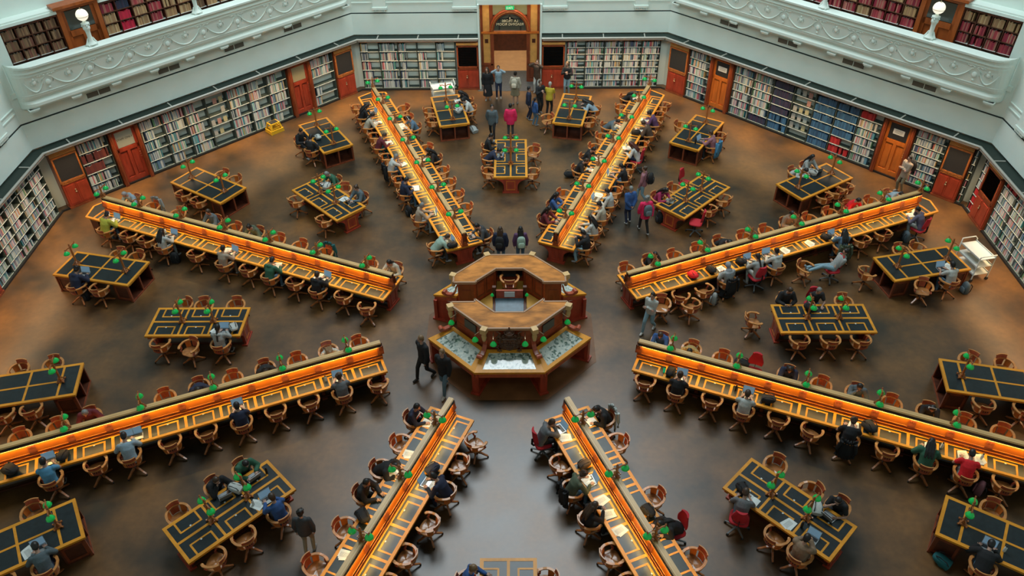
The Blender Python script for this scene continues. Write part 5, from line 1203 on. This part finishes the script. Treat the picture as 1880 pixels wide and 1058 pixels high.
# small reading tables
SD = {(0, -1): 'left side', (0, 1): 'right side', (45, -1): 'upper side', (45, 1): 'lower side', (90, -1): 'upper side', (90, 1): 'lower side', (135, -1): 'upper side', (135, 1): 'lower side', (180, 1): 'left side', (180, -1): 'right side', (-135, -1): 'lower side', (-135, 1): 'upper side', (-90, -1): 'lower side', (-90, 1): 'upper side', (-45, -1): 'lower side', (-45, 1): 'upper side'}
def iseat(a, s, d, who=None, kind='wood', turn=0, out=0, item=None, coat=None):
    v, ang = inner_pt(a, s, d, (.93 if who else .87)+out); rz = -R(ang)+R(turn+random.uniform(-8, 8)*(who is None)); n = SECT[a]
    sd = SD[(a, s)]
    pos = 'counter end' if d < -.35 else ('wall end' if d > .6 else 'middle'); w = '%s of %s, %s inner table' % (pos, sd, n)
    (place_chair if kind == 'wood' else place_office)(v, rz, ('occupied ' if who else 'empty ')+('wooden swivel chair, ' if kind == 'wood' else 'red office chair, ')+w)
    if who: mkperson(who, v, rz, w)
    items(item, lambda lat, dd: P(9.76+d+dd, a, s*lat, .7635), -R(ang), w)
    if coat: draped_coat(v, rz, COL[coat], '%s coat hung on chair, %s' % (coat, w))
def items(item, f, rz, w):
    for it in (item or '').split('+'):
        if it == 'L': place_laptop(f(.44, 0), rz+R(random.uniform(-10, 10)), 'open laptop, '+w)
        elif it == 'P': place_paper(f(.45, .03), rz+R(random.uniform(-15, 15)), 'loose white papers, '+w)
        elif it == 'p': place_paper(f(.40, .28), rz+R(random.uniform(-35, 35)), 'loose white papers beside the seat, '+w)
        elif it == 'O': place_open(f(.48, 0), rz, 'open book, '+w)
        elif it == 'B': backpack(f(.40, -.32), rz+1, COL['black'], 'black backpack on tabletop, '+w, True, sc=.85)
        elif it == 'T': backpack(f(.38, -.30), rz+.5, COL['white'], 'white tote bag on tabletop, '+w, True, name='tote_bag', sc=.85)
        elif it == 'b': bottle(f(.3, .33), 'paper', 'pale bottle, '+w)
        elif it == 'k': bottle(f(.3, -.33), 'black', 'black bottle, '+w)
def oseat(a, sg, s, d, who=None, kind='wood', turn=0, out=0, item=None, coat=None):
    v, ang = outer_pt(a, sg, s, d, (.93 if who else .87)+out); rz = -R(ang)+R(turn+random.uniform(-8, 8)*(who is None))
    tn = {(0, -1): 'table left of entrance aisle', (0, 1): 'table right of entrance aisle', (45, -1): 'upper right table nearer doorway', (45, 1): 'upper right table by blue books', (90, -1): 'right table with white cart', (90, 1): 'table at right picture edge', (135, -1): 'table in lower right corner',
          (-135, 1): 'table in lower left corner', (-90, -1): 'table at left picture edge', (-90, 1): 'left table by the bookcases', (-45, -1): 'upper left table by shallow desk', (-45, 1): 'upper left table by steep desk'}[(a, sg)]
    w = '%s seat, %s of %s' % ('innermost' if d < -.6 else 'inner' if d < 0 else 'middle' if d < .5 else 'outer', SD[(a, s)], tn)
    (place_chair if kind == 'wood' else place_office)(v, rz, ('occupied ' if who else 'empty ')+('wooden swivel chair, ' if kind == 'wood' else 'red office chair, ')+w)
    if who: mkperson(who, v, rz, w)
    def f(lat, dd): q = outer_pt(a, sg, s, d+dd, lat)[0]; q.z = .7635; return q
    items(item, f, -R(ang), w)
    if coat: draped_coat(v, rz, COL[coat], '%s coat hung on chair, %s' % (coat, w))
iseat(0, -1, -.9); iseat(0, -1, .15, sp('navy jacket, dark hair', 'navy', 'denim', 'k', pose='deep'), item='L'); iseat(0, -1, .95, sp('black coat, seen from behind', 'black', 'black', 'k', pose='read')); iseat(0, 1, -.95, turn=-15); iseat(0, 1, .75, turn=60, out=.08)
iseat(45, -1, -.93, sp('magenta sweater, long black hair', 'magenta', 'black', 'k', 'long', skin='m'), item='P+L'); iseat(45, -1, .0); iseat(45, -1, .9, kind='red', out=.1); iseat(45, 1, -1.0, kind='red', turn=20); iseat(45, 1, -.2); iseat(45, 1, .75)
iseat(90, -1, -.93, sp('black jacket with small cup', 'black', 'black', 'b', pose='read', coat=1, turn=-.4)); iseat(90, -1, .0, sp('black printed tee, grey hair', 'black', 'denim', 'g', pose='laptop', short=1), kind='red', item='B'); iseat(90, -1, .93)
for d in (-.93, 0, .93): iseat(90, 1, d)
v = P(7.66, 90, -.1); place_chair(v, -R(90), 'empty wooden swivel chair at the counter end of the right inner table')
iseat(135, -1, -.93, turn=20, out=.1); iseat(135, -1, .15, turn=-35); iseat(135, -1, .85, sp('black top with bare arms', 'black', 'black', 'k', pose='chin', short=1), item='L+T')
iseat(135, 1, -.75, sp('dark grey printed tee', 'grey', 'denim', 'b', pose='write', short=1), kind='red', item='O+B', turn=25); iseat(135, 1, .2, item='P'); iseat(135, 1, .85, sp('tan coat, arms raised', 'tan', 'tan', 'k', pose='phone', coat=1), item='L+k')
iseat(180, 1, -.93, sp('blue top, fair tied hair', 'blue', 'denim', 'l', 'bun', 'laptop')); iseat(180, -1, -.97)
iseat(-135, -1, -.8, sp('blue sweatshirt', 'blue', 'black', 'b', pose='laptop', skin='l'), item='L+p+b'); iseat(-135, -1, .15); iseat(-135, -1, .95, turn=25)
iseat(-135, 1, -.9, sp('dark green jacket', 'green', 'black', 'k', pose='write', coat=1), item='L+k'); iseat(-135, 1, -.1, sp('black puffer, brown hair', 'black', 'black', 'b', pose='chin', coat=1), item='L+T'); iseat(-135, 1, .97)
iseat(-90, -1, -.93, sp('white hoodie, dark ponytail', 'palegrey', 'black', 'k', 'pony', 'laptop', hood=1), item='L+T+p'); iseat(-90, -1, .0, turn=160, out=.15); iseat(-90, -1, .95)
iseat(-90, 1, -.93); iseat(-90, 1, .1, turn=15); iseat(-90, 1, .75, turn=-35)
iseat(-45, -1, -.93); iseat(-45, -1, .9); iseat(-45, 1, -.8, sp('dark grey sweater, tied hair', 'slate', 'black', 'b', 'bun', 'laptop'), item='L+p'); iseat(-45, 1, .2, turn=40); iseat(-45, 1, .9, sp('green sweater, grey hair', 'green', 'brown', 'g', pose='write'), item='O+T')
oseat(0, -1, -1, -.6); oseat(0, -1, -1, .25); oseat(0, -1, 1, .0, sp('white tee, dark bun', 'white', 'navy', 'k', 'bun', 'write', short=1), item='P+T'); oseat(0, -1, 1, .75, sp('black top, long hair', 'black', 'black', 'k', 'long', 'write'), item='O')
oseat(0, 1, -1, -.85, turn=-150, out=.1); oseat(0, 1, 1, -.75); oseat(0, 1, 1, .35, sp('pale blue hoodie', 'paleblue', 'black', 'k', 'long', 'deep', hood=1))
oseat(45, -1, -1, .3); oseat(45, -1, 1, -.6, sp('pinkish patterned blouse', 'pink', 'black', 'b', pose='laptop'), item='L+k', coat='skyblue'); oseat(45, -1, 1, .35)
oseat(45, 1, -1, -.05, sp('white shirt, bent', 'white', 'black', 'k', pose='deep'), item='P+b'); oseat(45, 1, -1, .6, sp('pale blouse', 'palegrey', 'white', 'k', 'long', 'laptop'), item='L+T'); oseat(45, 1, 1, -.4); oseat(45, 1, 1, .25); oseat(45, 1, 1, .8)
oseat(90, -1, -1, -.2); oseat(90, -1, -1, .45, turn=25); oseat(90, -1, 1, -.55, turn=150, out=.12); oseat(90, -1, 1, .45, sp('white tee with laptop', 'white', 'denim', 'k', pose='laptop', short=1), item='L+p')
v, ang = outer_pt(90, -1, 1, -1.95, -.1); place_chair(v, -R(90)+R(10), 'empty wooden swivel chair at inner end of the right table with white cart')
oseat(90, 1, -1, -.5, turn=-35); oseat(90, 1, -1, .45, turn=10); oseat(90, 1, 1, -.45); oseat(90, 1, 1, .6)
oseat(135, -1, -1, -.35, turn=15); oseat(135, -1, 1, -.3, sp('black coat, bent', 'black', 'denim', 'k', pose='deep', coat=1), item='L+b')
oseat(-135, 1, -1, -.45, sp('dark plaid shirt', 'slate', 'navy', 'k', pose='write'), item='L+p'); oseat(-135, 1, -1, .45); oseat(-135, 1, 1, -.45, turn=-10)
oseat(-90, -1, -1, -.25, turn=10); oseat(-90, -1, -1, .5); oseat(-90, -1, 1, -.5); oseat(-90, -1, 1, .45, turn=-10)
oseat(-90, 1, -1, -.45); oseat(-90, 1, -1, .35, sp('blue jacket with hood', 'navy', 'navy', 'k', 'curly', 'write', coat=1, hood=1, skin='m'), item='L+P'); oseat(-90, 1, 1, -.75); oseat(-90, 1, 1, -.05)
oseat(-45, -1, -1, -.4); oseat(-45, -1, -1, .45, turn=10); oseat(-45, -1, 1, -.5, turn=-20); oseat(-45, -1, 1, .2, turn=10)
oseat(-45, 1, -1, -.75, sp('plain black sweater', 'black', 'darkgrey', 'k', pose='read'), turn=35); oseat(-45, 1, -1, .15, sp('black top, reading', 'black', 'black', 'k', pose='read'), turn=-70, out=.1)
items('T', lambda lat, dd: (lambda q: Vector((q.x, q.y, .7635)))(outer_pt(-45, 1, -1, .1+dd, lat)[0]), 0, 'upper left table by steep desk')
# chair inside the counter
place_chair((0, .80, 1.101), 0, 'light timber swivel chair inside the octagonal counter')

# people on their feet
ST = [
 ((-1.10, 16.33), 180, sp('long black dress and open coat', 'black', 'black', 'b', 'long', 'stand', skirt=.7, turn=.3, coat=1), 'nearest the doorway, left'),
 ((-.59, 16.49), 180, sp('pale blue top and navy jacket', 'paleblue', 'navy', 'b', 'short', 'photo', nod=-.1), 'standing beside the long black dress'),
 ((.19, 15.84), 10, sp('short khaki skirt and pale blouse', 'cream', 'khaki', 'k', 'bun', 'stand', skirt=.42, skin='l'), 'alone before the doorway'),
 ((1.23, 17.08), 200, sp('brown jacket and white trousers', 'brown', 'white', 'b', 'short', 'photo', coat=1), 'taking a photo right of the doorway'),
 ((2.64, 16.85), 190, sp('black top and pale jeans', 'black', 'lightdenim', 'l', 'short', 'phone_up', turn=.5), 'leaning at the bookcase with a phone'),
 ((-.81, 12.68), 185, sp('dark quilted jacket', 'slate', 'black', 'k', 'short', 'walk', turn=-.3, coat=1, lead=-1), 'walking beside the bright pink jacket'),
 ((-.02, 12.72), 0, sp('bright pink-red jacket', 'pinkred', 'darkgrey', 'k', 'short', 'stand', coat=1), 'behind the top centre inner table'),
 ((.78, 14.35), 90, sp('dark navy suit', 'navy', 'navy', 'k', 'short', 'stand'), 'facing the person in yellow'),
 ((1.05, 13.80), 60, sp('blue child-size jacket and jeans', 'blue', 'denim', 'k', 'pony', 'stand', scale=.78), 'smallest of the group by the entrance aisle'),
 ((1.72, 14.70), 20, sp('yellow polo shirt, bald head', 'yellow', 'black', 'w', 'short', 'bend', short=1, lean=.15), 'right of the entrance aisle'),
 ((1.30, 14.95), 150, sp('black clothes holding a camera', 'black', 'black', 'b', 'short', 'phone_up'), 'left of the yellow polo shirt'),
 ((-.34, 3.75), 5, sp('dark blue jacket and backpack', 'navy', 'denim', 'b', 'long', 'stand', coat=1), 'behind the counter, left of the pair'),
 ((.36, 3.75), -5, sp('purple sweater and curly hair', 'purple', 'denim', 'k', 'long', 'stand'), 'behind the counter, right of the pair'),
 ((4.42, 6.22), -20, sp('bright blue puffer, hands behind back', 'blue', 'navy', 'g', 'short', 'back_hands', coat=1, shoes=(.4, .4, .38)), 'right of the steep upper-right desk'),
 ((5.10, 7.60), -70, sp('dusty pink sweater and backpack', 'pink', 'lightdenim', 'b', 'bun', 'walk'), 'upper one of the three walking visitors'),
 ((4.92, 5.60), -10, sp('red jacket and grey backpack', 'pinkred', 'black', 'g', 'curly', 'walk', coat=1, shoes=(.5, .5, .48), lead=-1), 'lower one of the three walking visitors'),
 ((4.43, .27), 215, sp('white sweater and pale jeans', 'white', 'lightdenim', 'k', 'pony', 'walk', folded=1, shoes=(.5, .5, .48)), 'at the end of the shallow upper-right desk'),
 ((-2.53, -1.75), 225, sp('black quilted jacket and black trousers', 'black', 'black', 'l', 'short', 'walk', turn=.4, coat=1, shoes=(.02, .02, .02)), 'left of the counter, rear of the pair'),
 ((-1.9, -2.30), 205, sp('black hooded jacket and blue jeans', 'black', 'denim', 'l', 'short', 'walk', coat=1, hood=1, lead=-1, shoes=(.5, .5, .5)), 'left of the counter, front of the pair'),
 ((15.33, 8.24), 250, sp('pale jacket and khaki trousers', 'beige', 'khaki', 'k', 'short', 'stand', folded=1, coat=1), 'standing by the right wall bookcase'),
 ((-4.90, -7.62), 0, sp('black and grey striped sweater', 'darkgrey', 'beige', 'k', 'curly', 'stand', nod=.3, lean=.1), 'beside a chair at the bottom left'),
]
PACK = {11: 'black', 12: 'mint', 14: 'black', 15: 'slate', 2: 'cream', 19: 'black'}
for i, (xy, head, s_, w) in enumerate(ST):
    v = Vector((xy[0], xy[1], 0)); s_[1].setdefault('scale', 1.0 if i in (17, 18) else .93); t = mkperson(s_, v, -R(head), w, False)
    if i in PACK:
        q = t.matrix_basis if False else (Matrix.Translation(v) @ Matrix.Rotation(-R(head), 4, 'Z')); p = q @ Vector((0, -.25, .96)); 
        backpack(p, -R(head), COL[PACK[i]], '%s backpack worn by the person %s' % (PACK[i], w), False)
finish_people()
# bags, carts and the stool
def cart(loc, rz, label):
    t = thing('book_cart', loc, rz, label, 'cart'); L, Wd = .50, .30
    for z in (.28, .60, .92):
        mb = MB(); mb.box(-L, L, -Wd, Wd, z, z+.02); mb.box(-L, L, -Wd, -Wd+.015, z, z+.06); mb.box(-L, L, Wd-.015, Wd, z, z+.06); mb.build('shelf', M['white'], t)
    for s in (-1, 1):
        mb = MB(); mb.tube([(s*L, -Wd, .10), (s*L, -Wd, 1.04), (s*(L+.05), -Wd+.05, 1.10), (s*(L+.05), Wd-.05, 1.10), (s*L, Wd, 1.04), (s*L, Wd, .10)], .02, 7); mb.build('end_frame', M['white'], t)
        for q in (-1, 1): mb = MB(); mb.cone((s*L-.02, q*Wd, .06), (s*L+.02, q*Wd, .06), .06, n=10); mb.build('caster', M['black'], t)
v, _ = outer_pt(90, -1, 1, 2.1, 0); cart((v.x-.02, v.y, 0), -R(90-12.5)+R(0), 'white metal book cart at the end of the right table'); v, _ = outer_pt(0, -1, 1, 2.0, 0); cart((v.x, v.y, 0), R(12.5), 'white metal book cart before the bookcases, left of the doorway')
t = thing('step_stool', (-10.55, 13.45, 0), R(45), 'yellow plastic step stool with dark top before the left wall bookcases', 'stool')
mb = MB()
for sx in (-1, 1):
    for sy in (-1, 1): mb.sweep([(sx*.30, sy*.24, 0), (sx*.19, sy*.15, .44)], .07, .05, (0, 1, 0))
for s in (-1, 1): mb.prism([(-.30, s*.24-.02), (.30, s*.24-.02), (.30, s*.24+.02), (-.30, s*.24+.02)], 0, .17); mb.prism([(s*.30-.02, -.24), (s*.30+.02, -.24), (s*.30+.02, .24), (s*.30-.02, .24)], 0, .17)
mb.prism([(-.22, -.18), (.22, -.18), (.22, .18), (-.22, .18)], .40, .45); mb.build('frame', M['yellow'], t); mb = MB(); mb.box(-.18, .18, -.14, .14, .45, .465); mb.build('tread', M['mesh'], t); mb = MB(); mb.prism([(-.2, -.16), (.2, -.16), (.2, .16), (-.2, .16)], .16, .19); mb.build('lower_step', M['yellow'], t)
for (x, y), c, w, kw in (((-3.88, 6.84), 'black', 'black handbag with white cord on the floor, steep upper-left desk', dict(handles=True)), ((-14.35, 2.0), 'black', 'dark backpack on the floor beside the left table chairs', {}),
    ((2.38, 9.49), 'black', 'dark bag on the floor, left of the steep upper-right desk', dict(lying=True)), ((12.23, -5.96), 'pink', 'pink backpack on the floor under the red top', {}), ((15.28, 2.1), 'slate', 'dark bag on the floor beside the white tee at the right table', {}), ((10.45, -8.0), 'teal', 'dark teal bag on the floor, lower right corner table', dict(lying=True)),
    ((-11.94, 4.0), 'black', 'black bag on the floor beside the long black hair, shallow upper-left desk', {}), ((6.76, 1.6), 'palegrey', 'pale bag on the floor beside the grey headscarf', {}), ((5.6, 6.3), 'black', 'black backpack on the floor beside upper right inner table', {}), ((14.37, 5.0), 'slate', 'dark sports bag on the floor under the plaid shirt', {}),
    ((-1.66, 13.27), 'palegrey', 'pale bag with pink tag on the floor by the left aisle table', dict(lying=True)), ((-3.55, -7.2), 'black', 'black round backpack on the steep lower-left desk', dict(lying=True, z=.765))):
    z = kw.pop('z', 0); backpack(Vector((x, y, z)), random.uniform(0, 6), COL[c], w, **kw)
def on_desk(a, s, k, lat, z=.7635): return P(4.60+CW*k, a, s*lat, z)
backpack(on_desk(67.5, 1, 1.9, .42), .4, COL['red'], 'red and black backpack on the shallow upper-right desk', True, sc=.9)
bottle(on_desk(112.5, 1, .45, .40), 'exitg', 'green and orange bottle on the shallow lower-right desk')
backpack(on_desk(-112.5, -1, 10.1, .40), 1.2, COL['black'], 'black backpack with white badge on the shallow lower-left desk', True)
backpack(on_desk(112.5, 1, 3.6, .42), 1.2, COL['black'], 'dark backpack on the shallow lower-right desk by the white tee', True, sc=.9)
backpack(on_desk(112.5, 1, 6.45, .42), .2, COL['black'], 'big black backpack on the shallow lower-right desk', True)
backpack(on_desk(-157.5, -1, 1.6, .40), 2.2, COL['navy'], 'rumpled navy jacket bundle on the steep lower-left desk', True, name='bundle', sc=.9)
backpack(on_desk(157.5, 1, 1.45, .36), 2.0, COL['brown'], 'brown leather bag on the steep lower-right desk', True, sc=.8)
backpack(on_desk(157.5, -1, 3.45, .45), .5, COL['black'], 'black patterned tote on the steep lower-right desk', True, name='tote_bag', sc=.9)
place_laptop(on_desk(-112.5, -1, 6.85, .42), -R(-112.5)-R(90), 'laptop with blue screen windows, lower side of shallow lower-left desk')
for a, s, k in ((67.5, 1, 5.8), (67.5, 1, 6.9), (157.5, 1, 2.6), (-157.5, 1, 4.7), (157.5, 1, 3.6), (-157.5, 1, 1.3), (112.5, 1, 8.9)): place_paper(on_desk(a, s, k, .44), -R(a)+R(90)*s+.2, 'stray papers lying at seat %s of the %s, %s' % (ordk(k), DESKS[a], SIDE[(a, s)]))
# fonts become meshes so that each sign's lettering is real geometry
bpy.context.view_layer.update(); dg = bpy.context.evaluated_depsgraph_get()
for o in [o for o in C.objects if o.type == 'FONT']:
    me = bpy.data.meshes.new_from_object(o.evaluated_get(dg)); n = bpy.data.objects.new('lettering', me); C.objects.link(n); n.parent = o.parent; n.matrix_local = o.matrix_local.copy(); n.name = 'lettering'; bpy.data.objects.remove(o)
